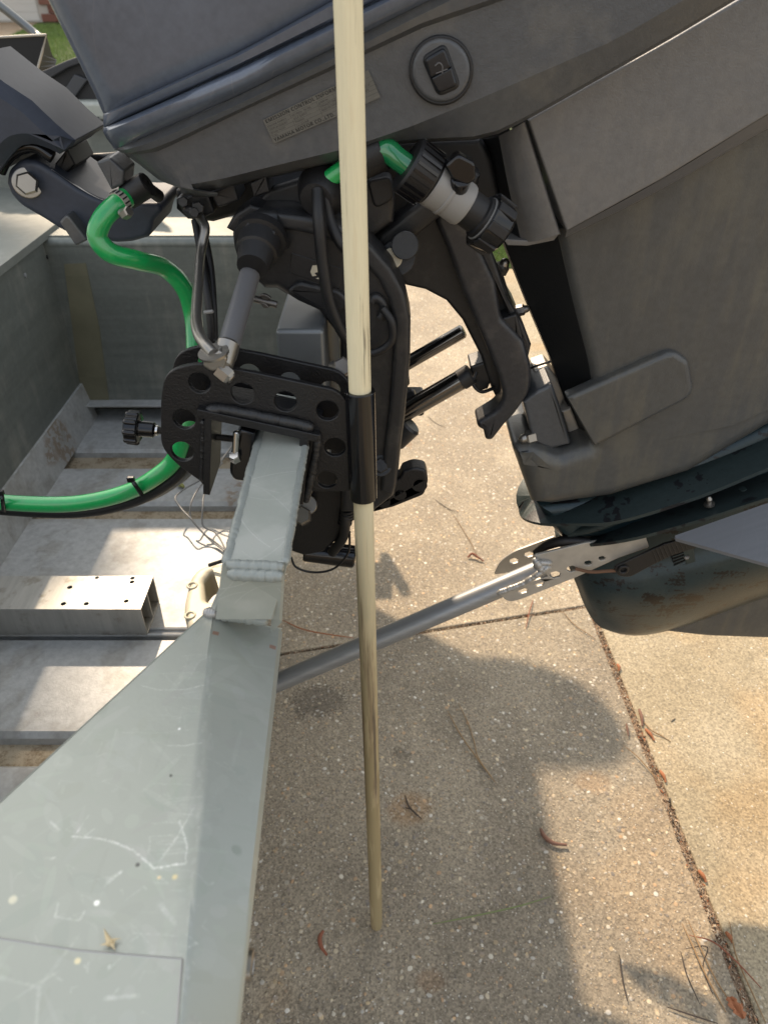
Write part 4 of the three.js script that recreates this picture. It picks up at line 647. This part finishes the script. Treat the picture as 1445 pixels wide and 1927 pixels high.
  Mo('gearcase', both(rails([P([[1046, 1012, -1.15], [1070, 1015, -1.12], [1120, 1010, -1.105], [1250, 980, -1.10], [1445, 925, -1.10], [1760, 830, -1.10]]), P([[1084, 1100, -1.15], [1100, 1085, -1.115], [1140, 1075, -1.098], [1250, 1050, -1.09], [1445, 1000, -1.088], [1760, 905, -1.088]]), P([[1096, 1132, -1.15], [1115, 1122, -1.105], [1160, 1108, -1.082], [1250, 1090, -1.075], [1445, 1035, -1.072], [1760, 940, -1.072]]), P([[1108, 1156, -1.15], [1135, 1152, -1.105], [1180, 1142, -1.082], [1260, 1124, -1.075], [1445, 1066, -1.074], [1760, 975, -1.074]]), P([[1120, 1172, -1.15], [1150, 1174, -1.115], [1195, 1170, -1.098], [1270, 1154, -1.092], [1445, 1096, -1.09], [1760, 1005, -1.09]]), P([[1132, 1182, -1.15], [1160, 1190, -1.135], [1200, 1192, -1.125], [1275, 1176, -1.12], [1445, 1118, -1.12], [1760, 1026, -1.12]]), P([[1140, 1185, -1.15], [1165, 1193, -1.15], [1205, 1196, -1.15], [1280, 1181, -1.15], [1445, 1124, -1.15], [1760, 1032, -1.15]])], { n: 40, across: 4, crease: .9 }), zc), MAT.lower);
  Mo('skeg', [slab([[1240, 1186], [1445, 1118], [1800, 1010], [1800, 1230], [1445, 1201], [1330, 1197, 20], [1268, 1190]], -1.145, .012, .004)], MAT.leg);
  const gr = Mo('water_intake', [slab([[1262, 1040, 3], [1302, 1026, 3], [1312, 1072, 3], [1272, 1090, 3]], -1.083, .012, .002)], MAT.dark);
  Mo('intake_slat', Array.from({ length: 9 }, (_, k) => { const t = (k + .5) / 9; return rod(Z(1262 + 10 * t, 1040 + 50 * t, -1.081), Z(1284 + 10 * t, 1033 + 46 * t, -1.081), .0012, .0003, 8); }).concat([slab([[1284, 1034, 2], [1302, 1027, 2], [1311, 1070, 2], [1294, 1078, 2]], -1.080, .004, .001)]), MAT.plate, undefined, gr);
  Mo('intake_screw', [turned(Z(1291, 1048, -1.08), Z(1291, 1048, -1.05), [[0, 0], [0, .0055], [.0012, .005], [.002, .003], [.002, 0]], 18)], MAT.steelDark, undefined, gr);
  const fin0 = P([[1269, 1008, -.985], [1445, 946, -.985], [1800, 830, -.985]]), fin1 = P([[1271, 1013, -.98], [1445, 1062, -.88], [1800, 1150, -.72]]), dn = r => r.map(p => p.clone().add(V(.001, -.006, 0)));
  Mo('stabiliser_fin', [rails([dn(fin0), fin0, fin1, dn(fin1), dn(fin0)], { n: 12, along: false, crease: .4 })], M({ map: scratched(512, 0, i => { const v = .94 + .12 * N512s[i]; return [.24 * v, .25 * v, .27 * v]; }, 60, [.36, .36, .37], 31, .3), roughness: .38, metalness: .5 }), 'brushed grey stabiliser fin');
}
// ------------------------------------------------------------------ pole and its black bracket
const poleTop = V(-.034, 1.86, -.777), poleFoot = V(-.015, .004, -.716);
const poleAt = h => poleFoot.clone().lerp(poleTop, (h - poleFoot.y) / (poleTop.y - poleFoot.y));
{
  const L = poleFoot.distanceTo(poleTop), g = new THREE.LatheGeometry([[0, 0], [.0085, 0], [.0108, .004], [.0116, .014], [.012, .1], [.0122, .6], [.0126, 1.2], [.0128, L - .002], [.0118, L], [0, L]].map(p => new THREE.Vector2(p[0], p[1])), 28);
  const uv = g.attributes.uv, p = g.attributes.position; for (let i = 0; i < p.count; i++) uv.setY(i, p.getY(i) / L);
  g.applyQuaternion(new THREE.Quaternion().setFromUnitVectors(UP, poleTop.clone().sub(poleFoot).normalize())); g.translate(poleFoot.x, poleFoot.y, poleFoot.z);
  solo('anchor_pole', g, MAT.pole, 'long pale cream fibreglass pole with its muddy lower end on the concrete', 'pole', undefined, true);
}
const brk = thing('pole_bracket', 'black welded bracket with round holes clamped over the riser tube', 'bracket');
{
  const zf = -.752, K = (n, g, m = MAT.powder, l, par = brk) => part(n, g, m, par, l);
  const outl = [[303, 745, 30], [312, 700, 40], [370, 682, 60], [480, 702], [640, 736, 60], [664, 775, 40], [672, 800], [672, 925], [570, 925], [585, 820], [575, 790, 20], [400, 760, 10], [390, 770, 6], [388, 920, 3], [376, 905], [330, 872, 40], [303, 840, 30]];
  const holesAt = [[376, 721, 21], [457, 741, 22], [537, 756, 21], [616, 773, 21], [347, 789, 21], [344, 850, 21], [630, 842, 20], [615, 903, 19]];
  // plate with the square opening for the tube
  const front = slab(outl, zf, .007, .0012, { holes: holesAt.map(h => circlePx(h[0], h[1], h[2], zf)) });
  K('front_plate', front);
  for (const h of holesAt) K('hole_edge', [h].map(h => { const w = Z(h[0], h[1], zf), k = h[2] * (zf / ray(h[0], h[1]).z) / FPX; return new THREE.CylinderGeometry(k + .0001, k + .0001, .0056, 24, 1, true).rotateX(Math.PI / 2).translate(w.x, w.y, zf - .0036); }), MAT.powderRaw);
  const zr = zf - .05, T = p => { const a = Z(p[0], p[1], zf); return [a.x, a.y]; };
  const back = worldOutline(outl.map(p => { const a = T(p); return [a[0], a[1], (p[2] || 0) * (zf / ray(p[0], p[1]).z) / FPX]; }));
  K('rear_plate', extrude(back, zr, .007, .0012, holesAt.map(h => { const w = Z(h[0], h[1], zf), k = h[2] * (zf / ray(h[0], h[1]).z) / FPX; return circleW(w.x, w.y, k); })));
  // channel that wraps the tube
  const TL = Z(389, 764, zf), TR = Z(585, 806, zf), BL = Z(386, 920, zf), BR = Z(572, 940, zf), w = .006, zL = zf - .028;
  const bar = (a, b, th, depth, zfront) => { const u = b.clone().sub(a).normalize(), n = V(-u.y, u.x, 0).multiplyScalar(th); return extrude([a, b, b.clone().add(n), a.clone().add(n)].map(p => new THREE.Vector2(p.x, p.y)), zfront, depth, .001); };
  const ext = (a, b, e) => a.clone().addScaledVector(a.clone().sub(b).normalize(), e);
  K('channel', [bar(ext(TL, TR, .008), ext(TR, TL, .011), -.010, .075, zf + .012), bar(TL.clone().lerp(BL, .07), BL, .008, .0748, zf + .0119), bar(TR.clone().lerp(BR, .07), BR, -.011, .0748, zf + .0119)]);
  K('channel_face', [bar(Z(399, 790, zf), Z(396, 908, zf), .001, .062, zf + .0085)], M({ c: [.06, .065, .075], roughness: .35 }));
  K('weld_bead', weld([Z(388, 771, zf + .004), Z(420, 770, zf + .004), Z(480, 782, zf + .004), Z(560, 798, zf + .004), Z(590, 806, zf + .004)], .0062, .0038, .8), MAT.cast);
  K('weld_bead', weld([Z(598, 815, zf + .003), Z(596, 850, zf + .003), Z(575, 945, zf + .003)], .005, .003, .7), MAT.cast);
  K('weld_bead', weld([Z(384, 790, zf + .002), Z(381, 905, zf + .002)], .004, .004, .7), MAT.powder);
  // sleeve for the pole
  const a = poleAt(Z(684, 936, -.75).y), b = poleAt(Z(684, 738, -.75).y), Ls = a.distanceTo(b);
  K('pole_sleeve', turned(a, b, [[0, .0132], [0, .0165], [.001, .0172], [Ls - .001, .0172], [Ls, .0165], [Ls, .0132], [Ls - .03, .0132], [0, .0132]], 30), MAT.gloss);
  K('weld_bead', weld([Z(674, 772, zf + .008), Z(677, 850, zf + .008), Z(673, 930, zf + .008)], .0055, .0034, .8), MAT.cast);
  // clamp screw, knob, pressure pad
  const ax0 = Z(236, 803, -.78), ax1 = Z(440, 826, -.78), u = ax1.clone().sub(ax0).normalize(), at = s => ax0.clone().addScaledVector(u, s);
  const Lk = ax0.distanceTo(ax1), prof = [[0, 0], [0, .0045]]; for (let s = .028; s < Lk; s += .0016) prof.push([s, .0046], [s + .0008, .0038]); prof.push([Lk, .0038], [Lk, 0]);
  K('clamp_screw', turned(ax0, ax1, prof, 14, 0), MAT.steelDark);
  const knob = K('clamp_knob', [turned(at(0), ax1, [[0, 0], [0, .011], [.0015, .0165], [.003, .0185], [.016, .0185], [.0175, .017], [.0178, .0105], [.019, .0098], [.034, .0095], [.0355, .008], [.0355, 0]], 28)], MAT.gloss);
  const lobes = []; for (let k = 0; k < 9; k++) { const t = k / 9 * 6.283, g = new THREE.CapsuleGeometry(.0036, .0095, 4, 8); g.rotateZ(-Math.PI / 2); g.translate(.0095, .0178 * Math.cos(t), .0178 * Math.sin(t)); g.applyQuaternion(new THREE.Quaternion().setFromUnitVectors(V(1, 0, 0), u)); g.translate(ax0.x, ax0.y, ax0.z); lobes.push(g); }
  K('grip_lobe', lobes, MAT.gloss, undefined, knob);
  K('knob_insert', rod(at(.0355), at(.040), .0062, .001), MAT.chrome, undefined, knob);
  K('pressure_pad', [slab([[452, 808, 3], [480, 815], [470, 908, 8], [440, 905, 10], [432, 890, 5], [434, 852, 3]], -.745, .05, .004)], MAT.gloss);
  K('pad_screw', [rod(Z(446, 812, -.746), Z(442, 862, -.742), .0042, .001), hexBolt(Z(444, 864, -.742), Z(438, 852, -.735), .007, .01)], MAT.chrome);
  K('through_bolt', [hexBolt(Z(645, 690, -.83), Z(645, 690, -.81), .012, .014), rod(Z(628, 690, -.86), Z(652, 696, -.83), .008)], MAT.steelDark);
}
// ------------------------------------------------------------------ hoses
const zh = -1.0;
const hosePath = [Z(246, 367, zh), Z(222, 384, zh + .02), Z(194, 412, zh + .035), Z(184, 446, zh + .04), Z(206, 474, zh + .04), Z(258, 490, zh + .02), Z(312, 506, zh - .02), Z(347, 542, zh - .03), Z(364, 598, zh - .03), Z(368, 660, zh), Z(372, 735, zh + .06), Z(350, 800, zh + .08), Z(328, 866, zh + .08), Z(290, 900, zh + .08), Z(235, 928, zh + .07), Z(140, 948, zh + .06), Z(0, 945, zh + .04), Z(-90, 935, zh + .02)];
{
  const t = thing('fuel_hose', 'bright green fuel hose looping from the engine into the boat', 'hose');
  part('hose', tube(hosePath, .0128, { seg: 20, n: 220 }), MAT.green, t);
  const a = Z(212, 378, zh + .022), b = Z(232, 394, zh + .024), m = a.clone().lerp(b, .5), d = hosePath[1].clone().sub(hosePath[0]).normalize();
  const c0 = hosePath[0].clone().lerp(hosePath[1], .62), c1 = hosePath[0].clone().lerp(hosePath[1], 1.02);
  const cl = part('hose_clamp', turned(c0, c1, [[0, .0125], [0, .0142], [.009, .0142], [.009, .0125]], 30), MAT.aluDull, t);
  const px = [], du = c1.clone().sub(c0).normalize(); for (let k = 0; k < 16; k++) { const q = new THREE.BoxGeometry(.0018, .0075, .0012).translate(0, .0045, .0143); q.rotateY(k / 16 * 6.283); q.applyQuaternion(new THREE.Quaternion().setFromUnitVectors(UP, du)); q.translate(c0.x, c0.y, c0.z); px.push(q); }
  part('clamp_slot', px, MAT.rubber, cl);
  part('clamp_screw', [hexBolt(Z(234, 404, zh + .04), Z(246, 396, zh + .046), .007, .012), rod(Z(228, 402, zh + .035), Z(240, 398, zh + .04), .0055)], MAT.steel, cl);
  const bl = hosePath.slice(9).map((p, i) => p.clone().add(V(.006, -.021 + (i < 2 ? .01 : 0), -.008)));
  const t2 = thing('battery_cable', 'thick black cable tied under the green hose', 'cable');
  part('cable', tube(bl, .0095, { seg: 14 }), MAT.rubber, t2);
  part('spare_cable', tube(bl.map(p => p.clone().add(V(.012, -.006, -.012))), .0055, { seg: 10 }), MAT.wire, t2, 'thin grey second cable');
  const ties = [[[258, 917], [250, 905, 268, 932], 'black cable tie on the hose below the bracket'], [[7, 944], [4, 930, 8, 962], 'black cable tie on the hose at the left edge of the photo']];
  for (const [c, e, lab] of ties) {
    const k = thing('cable_tie', lab, 'cable tie', 'cable ties round the hose and cable'), zz = c[0] > 100 ? zh + .098 : zh + .062;
    part('strap', [tube([Z(e[0], e[1], zz - .012), Z(e[0] + (e[2] - e[0]) * .2, e[1] + (e[3] - e[1]) * .2, zz), Z(e[2], e[3], zz - .004)], .0034, { seg: 8 })], MAT.gloss, k);
    part('tie_head', [box(.011, .009, .007, ...Z(e[0] - 3, e[1] - 3, zz - .004).toArray(), .0015)], MAT.gloss, k);
  }
}
{
  const t = thing('flush_hose', 'short green hose with a black and grey garden tap under the cowl', 'hose'), z0 = -.955;
  part('hose', tube([Z(616, 340, z0), Z(632, 328, z0), Z(650, 316, z0), Z(690, 296, z0)], .0105, { seg: 18 }), MAT.green, t, 'green end below the cowl left of the pole');
  const r0 = Z(700, 292, z0), r1 = Z(728, 282, z0 + .01), r2 = Z(745, 296, z0 + .015), r3 = Z(775, 318, z0 + .02);
  part('hose', tube([r0, r1, r2, r3], .0135, { seg: 8 }), M({ c: [.008, .17, .055], roughness: .12, clearcoat: 1 }), t, 'darker green hose end with ridges right of the pole');
  const b0 = Z(766, 308, z0 + .02), b1 = Z(950, 442, z0 + .01), L = b0.distanceTo(b1), du = b1.clone().sub(b0).normalize(), S = s => b0.clone().addScaledVector(du, s);
  const col = part('tap_collar', turned(b0, b1, [[0, .012], [0, .030], [.003, .0325], [.03, .031], [.034, .029], [.036, .012]], 30), MAT.rubber, t);
  const ribs = []; for (let k = 0; k < 22; k++) { const q = new THREE.BoxGeometry(.0035, .027, .003).translate(0, .0175, .032); q.rotateY(k / 22 * 6.283); q.applyQuaternion(new THREE.Quaternion().setFromUnitVectors(UP, du)); q.translate(b0.x, b0.y, b0.z); ribs.push(q); }
  part('grip_rib', ribs, MAT.gloss, col);
  part('tap_body', turned(S(.036), b1, [[0, 0], [0, .027], [.002, .028], [.02, .0265], [.021, .0275], [.024, .0275], [.025, .026], [.046, .0265], [.05, .025], [.05, 0]], 30), MAT.greyPl, t);
  part('tap_neck', turned(S(.084), b1, [[0, 0], [0, .0225], [.022, .0225], [.024, .026], [.03, .026], [.03, 0]], 26), MAT.rubber, t);
  part('seal_ring', turned(S(.1125), b1, [[0, .022], [0, .0275], [.0015, .0275], [.0015, .022]], 26), MAT.greyPl, t);
  const cp = part('tap_cap', turned(S(.114), b1, [[0, .02], [0, .0335], [.003, .0345], [.026, .031], [.03, .027], [.03, 0]], 26), MAT.gloss, t);
  const cr = []; for (let k = 0; k < 8; k++) { const q = new RoundedBoxGeometry(.013, .026, .006, 2, .002).translate(0, .013, .032); q.rotateY(k / 8 * 6.283); q.applyQuaternion(new THREE.Quaternion().setFromUnitVectors(UP, du)); const o = S(.114); q.translate(o.x, o.y, o.z); cr.push(q); }
  part('grip_rib', cr, MAT.rubber, cp);
  part('tap_lever', [slab([[836, 312, 8], [862, 290, 8], [893, 306, 6], [896, 338, 8], [878, 350, 6], [850, 338, 6]], z0 + .045, .028, .008, { seg: 4 }), rod(Z(868, 335, z0 + .04), Z(862, 352, z0 + .03), .012)], MAT.gloss, t);
}
// ------------------------------------------------------------------ support bar between trailer and gearcase
{
  const t = thing('motor_support_bar', 'grey aluminium support bar running from under the boat to the gearcase', 'support bar'), z0 = -1.13;
  const A = Z(1030, 1067, z0), B = Y(480, 1302, .30); B.z = Math.min(B.z, -1.0);
  part('bar', rod(B, A, .0208, .002, 30), MAT.alu, t);
  const hex = (x, y, r, z) => { const k = r * (z / ray(x, y).z) / FPX, w = Z(x, y, z); return Array.from({ length: 6 }, (_, i) => new THREE.Vector2(w.x + k * Math.cos(i * 1.047 + .45), w.y + k * .8 * Math.sin(i * 1.047 + .45))); };
  const zn = -1.062, zfar = -1.21;
  part('saddle_plate', [slab([[1004, 1046, 5], [1100, 1022], [1213, 1006, 4], [1221, 1030, 4], [1164, 1050], [1081, 1088], [980, 1128, 8], [957, 1134, 14], [938, 1118, 8], [975, 1104], [1030, 1085]], zn, .006, .0015, { holes: [hex(983, 1112, 10, zn), hex(1013, 1098, 11, zn), hex(1044, 1082, 11, zn), hex(1075, 1071, 10, zn), hex(1106, 1060, 8, zn), hex(1132, 1051, 7, zn)] })], MAT.aluDull, t, 'nearer saddle plate with hexagonal holes');
  part('saddle_plate', [slab([[929, 1082, 6], [941, 1056, 16], [968, 1038, 10], [1043, 1010, 3], [1060, 1040], [1000, 1072]], zfar, .006, .0015, { holes: [hex(967, 1056, 9, zfar), hex(995, 1044, 9, zfar)] })], MAT.aluDull, t, 'farther saddle plate with hexagonal holes');
  part('saddle_web', [rails([P([[1008, 1048, zn - .002], [1213, 1008, zn - .002]]), P([[1000, 1058, -1.13], [1200, 1020, -1.13]]), P([[1043, 1012, zfar], [1150, 985, zfar]])], { n: 8, along: false })], MAT.aluDull, t);
  part('weld_bead', weld([Z(935, 1117, zn + .006), Z(985, 1098, zn + .008), Z(1010, 1082, zn + .01), Z(1032, 1066, zn + .008)], .006, .0036, .8), MAT.aluWeld, t);
  part('weld_bead', weld([Z(1004, 1050, zn + .002), Z(1012, 1062, zn + .008), Z(1020, 1076, zn + .006)], .007, .004).concat(weld([Z(1012, 1058, zn + .004), Z(1038, 1060, zn + .002)], .007, .005), weld([Z(1012, 1066, zn + .007), Z(1036, 1068, zn + .004)], .006, .005)), MAT.aluWeld, t);
  part('rubber_pad', [tube([Z(1006, 1040, -1.10), Z(1030, 1026, -1.09), Z(1060, 1018, -1.08), Z(1110, 1018, -1.07)], t2 => .006 + .004 * Math.sin(t2 * 3.1), { seg: 12 })], MAT.rubber, t);
  part('strap_cord', [tube([Z(1082, 1070, zn + .004), Z(1110, 1076, zn + .012), Z(1150, 1074, zn + .012), Z(1172, 1073, zn + .012)], .0032, { seg: 8 })], M({ c: [.16, .085, .05], roughness: .9 }), t, 'frayed brown cord');
  const st = part('rubber_strap', [slab([[1154, 1068, 8], [1180, 1056, 6], [1250, 1024], [1330, 1004], [1345, 1020], [1262, 1046], [1215, 1070, 8], [1185, 1087, 10], [1162, 1084, 8]], -1.045, .006, .0015)], MAT.rubber, t);
  part('strap_rib', Array.from({ length: 9 }, (_, k) => rod(Z(1226 + k * 7, 1034 - k * 2.6, -1.0445), Z(1236 + k * 7, 1058 - k * 3.2, -1.0445), .0011, .0003, 6)), MAT.rubber, st);
  part('strap_eye', [new THREE.TorusGeometry(.008, .0028, 8, 20).translate(...Z(1172, 1072, -1.043).toArray())], MAT.rubber, st);
}
// ------------------------------------------------------------------ thin wires in the boat
{
  const W = (pts, lab) => solo('loose_wire', tube(pts.map(p => Y(p[0], p[1], p[2])), .0021, { seg: 8, n: 60 }), MAT.wire, lab, 'wire', 'loose grey wires over the boat floor');
  W([[425, 855, .6], [390, 895, .56], [345, 922, .53], [330, 938, .53], [340, 955, .52], [358, 975, .52], [375, 995, .50], [400, 1020, .48], [432, 1042, .48]], 'loose grey wire with the widest bend, leftmost of the three');
  W([[420, 870, .6], [396, 895, .57], [375, 918, .54], [360, 948, .53], [359, 972, .51], [385, 1005, .49], [408, 1022, .48], [436, 1046, .48]], 'loose grey wire in the middle of the three over the floor');
  W([[438, 838, .62], [410, 880, .58], [398, 910, .55], [385, 930, .54], [382, 955, .53], [383, 990, .50], [405, 1002, .49], [428, 1040, .48]], 'loose grey wire nearest the black bracket, rightmost of the three');
  const lf = (pts, c, lab, cat, r) => solo('dry_leaf', tube(pts.map(p => Y(...p)), r, { seg: 8 }).scale(1, 1, 1), M({ c, roughness: .8 }), lab, cat, 'litter on the boat floor');
  const fk = Y(205, 1772, 1.0325), fg = [[.2, .010, .0016], [2.2, .013, .0026], [3.3, .008, .0018], [5.5, .006, .0013], [1.4, .006, .001]].map(([a, l, r], k) => new THREE.ConeGeometry(r, l, 5).rotateZ(-Math.PI / 2).translate(l * .38, 0, 0).rotateX(k).rotateY(a).translate(fk.x + .001 * k, fk.y + .0012, fk.z + .0008 * k));
  solo('dry_flake', fg, M({ c: [.62, .5, .3], roughness: .85 }), 'small tan dry plant flake lying on the grey corner plate', 'plant litter');
  lf([[333, 914, .476], [340, 912, .479], [347, 917, .476]], [.30, .30, .1], 'small yellow green leaf under the wires', 'leaf', t => .002 + .004 * Math.sin(t * 3.1));
  lf([[360, 960, .435], [366, 973, .44], [376, 966, .437], [390, 958, .435]], [.34, .14, .08], 'reddish brown dry catkin between the floor planks', 'catkin', .0045);
}
// ------------------------------------------------------------------ litter on the concrete
{
  const G = (pts, lift = .0015) => pts.map((p, i) => Y(p[0], p[1], .003 + (p[2] ?? lift)));
  const mats = { tan: M({ c: [.27, .17, .08], roughness: .7 }), dark: M({ c: [.06, .045, .035], roughness: .8 }), red: M({ c: [.24, .085, .045], roughness: .8 }), orange: M({ c: [.34, .13, .055], roughness: .8 }), worm: M({ c: [.17, .085, .055], roughness: .75 }), green: M({ c: [.16, .19, .07], roughness: .6 }), grey: M({ c: [.2, .2, .22], roughness: .7 }) };
  const needle = (pts, m, lab, r = .0011, cat = 'pine needle', name = 'pine_needle', group = 'pine needles on the driveway') => solo(name, tube(G(pts), t => r * (.55 + .6 * Math.min(1, 4 * Math.min(t, 1 - t))), { seg: 6, n: 24 }), mats[m], lab, cat, group);
  needle([[842, 1338], [868, 1385, .006], [900, 1430, .004], [932, 1473]], 'tan', 'longer of the two tan pine needles right of the pole', .0014);
  needle([[862, 1322], [880, 1360], [893, 1400, .004], [898, 1422], [930, 1470]], 'tan', 'thinner tan pine needle beside the longer one');
  needle([[814, 1739], [900, 1722, .004], [980, 1704, .004], [1036, 1687]], 'green', 'green pine needle right of the pole foot', .0014);
  needle([[762, 1497], [770, 1518, .004], [793, 1541]], 'dark', 'dark forked twig near the pole', .0018, 'twig', 'twig', 'twigs on the driveway');
  needle([[773, 1522], [762, 1520]], 'dark', 'short side fork of the dark twig', .0011, 'twig', 'twig', 'twigs on the driveway');
  needle([[853, 968], [868, 992, .003], [884, 1018, .004], [898, 1045]], 'tan', 'tan needle leading to the hooked catkin on the sunlit slab');
  needle([[1003, 1128], [996, 1150, .006], [989, 1182]], 'red', 'reddish needle just below the saddle plate', .0015);
  needle([[530, 1166], [570, 1184, .006], [620, 1194, .006], [665, 1200]], 'orange', 'long rust brown needle behind the support bar', .0018);
  needle([[803, 782], [820, 796], [838, 804]], 'dark', 'short thin needle below the trim rams', .0011);
  needle([[818, 940], [845, 958], [862, 964]], 'dark', 'short dark needle near the black lower bracket', .0011);
  needle([[1165, 1797], [1170, 1840], [1180, 1884]], 'dark', 'straight dark needle at the bottom right', .0013);
  needle([[1206, 1352], [1225, 1374, .006], [1245, 1385, .003], [1262, 1396]], 'tan', 'tan needle crossing onto the yellow slab beside the joint', .0013);
  needle([[1172, 1402], [1200, 1425, .005], [1242, 1475]], 'tan', 'pale needle on the left edge of the joint');
  needle([[1262, 1358], [1270, 1352]], 'dark', 'tiny dark splinter on the yellow slab', .0013, 'twig', 'twig', 'twigs on the driveway');
  needle([[1058, 1150], [1080, 1175], [1120, 1202]], 'tan', 'thin needle along the crack beside the gearcase');
  needle([[1283, 1738], [1298, 1770, .01], [1325, 1830, .01], [1365, 1905]], 'tan', 'longest of the needles heaped at the lower right joint', .0014);
  needle([[1293, 1730], [1320, 1790, .012], [1350, 1850, .01], [1395, 1915]], 'tan', 'needle crossing the heap toward the bottom edge', .0013);
  needle([[1296, 1760], [1340, 1772, .02], [1380, 1805, .02], [1432, 1860]], 'red', 'arched red brown needle over the heap', .0013);
  needle([[1290, 1785], [1330, 1782, .015], [1322, 1820, .01], [1340, 1870]], 'dark', 'curled dark needle inside the heap', .001);
  needle([[1280, 1790], [1290, 1830, .005], [1316, 1890]], 'dark', 'thin dark needle left of the heap', .001);
  needle([[1372, 1735], [1385, 1800, .012], [1420, 1880, .008], [1440, 1925]], 'tan', 'needle lying along the joint at the lower right', .0013);
  needle([[1255, 1895], [1300, 1910, .003], [1350, 1926]], 'dark', 'dark needle at the bottom edge of the photo', .0012);
  const catkin = (pts, m, lab, r) => solo('catkin', tube(G(pts, r), t => r * (.6 + .45 * Math.sin(Math.min(1, t * 1.15 + .05) * 3.1)), { seg: 10, n: 26 }), mats[m], lab, 'catkin', 'fallen catkins on the driveway');
  catkin([[1017, 1560, .004], [1024, 1574, .005], [1040, 1586, .006], [1066, 1590, .005]], 'worm', 'curved brown catkin on the concrete between pole and joint', .0048);
  catkin([[608, 1752, .003], [602, 1764, .004], [604, 1780, .004], [615, 1797, .003]], 'red', 'dark red catkin left of the pole foot', .0042);
  catkin([[880, 1049, .003], [888, 1042, .012], [898, 1048, .009], [910, 1056, .003]], 'red', 'hooked catkin on the sunlit slab above the support bar', .004);
  [[1161, 1250, 1164, 1262], [1202, 1335, 1208, 1366], [1214, 1372, 1230, 1393], [1241, 1450, 1252, 1472], [1314, 1638, 1328, 1660], [1365, 1754, 1378, 1775]].forEach(([a, b, c, d], i) => catkin([[a, b, .004], [(a + c) / 2 + 2, (b + d) / 2, .006], [c, d, .003]], i === 1 ? 'worm' : 'orange', ['first rust bit in the joint, just below the gearcase', 'dark rust catkin in the joint beside the crossing needle', 'orange catkin just below the dark rust one in the joint', 'orange catkin in the joint level with the pale needle', 'orange catkin in the joint above the shaded corner', 'orange catkin where the heap of needles begins'][i], .0042));
  catkin([[1178, 1362, .003], [1182, 1385, .003]], 'worm', 'thin brown bit on the slab left of the joint', .0025);
  { const c = Y(1382, 1900, .004), rows = []; for (let j = 0; j <= 6; j++) { const r = []; for (let i = 0; i <= 8; i++) { const u = j / 6 - .5, v = i / 8 - .5, w = Math.sqrt(Math.max(0, 1 - 3.6 * v * v)) * (1 + .25 * Math.sin(i * 2.3)); r.push(V(c.x + u * .024 * w + v * .012, c.y + .004 + .006 * Math.abs(Math.sin(u * 4.2 + v)) + rr(0, .0022), c.z + v * .036)); } rows.push(r); }
    solo('dry_leaf', rails(rows, { keep: true, crease: .4 }), mats.orange, 'crumpled orange leaf among the needles at the lower right', 'leaf'); }
  // crumbs of bark and needle packed in the joint: nobody could count them
  const pg = new THREE.IcosahedronGeometry(1, 0), im = new THREE.InstancedMesh(pg, M({ roughness: .9 }), 2600), m4 = new THREE.Matrix4(), q = new THREE.Quaternion(), c = new THREE.Color();
  for (let i = 0; i < 2600; i++) {
    const inJ = i < 1900, z = inJ ? rr(-1.66, -.3) : 0, x = inJ ? jx(z) + (rnd() + rnd() - 1) * .016 : rr(-.5, .62), zz = inJ ? z : jz(x) + (rnd() + rnd() - 1) * .006, s = rr(.0006, .0026);
    q.setFromEuler(new THREE.Euler(rr(0, 6), rr(0, 6), rr(0, 6)));
    m4.compose(V(x, rr(-.005, inJ ? .0015 : -.003), zz), q, V(s * rr(.8, 3), s * .6, s)); im.setMatrixAt(i, m4);
    const t = rnd(); t < .5 ? c.setRGB(.33, .23, .145) : t < .85 ? c.setRGB(.44, .36, .26) : t < .92 ? c.setRGB(.05, .04, .03) : c.setRGB(.36, .14, .06);
    im.setColorAt(i, c);
  }
  im.name = 'joint_litter'; im.userData = { kind: 'stuff', label: 'brown bark crumbs packed in the driveway joints', category: 'litter' }; im.castShadow = im.receiveShadow = true; scene.add(im);
}
renderer.render(scene, camera);
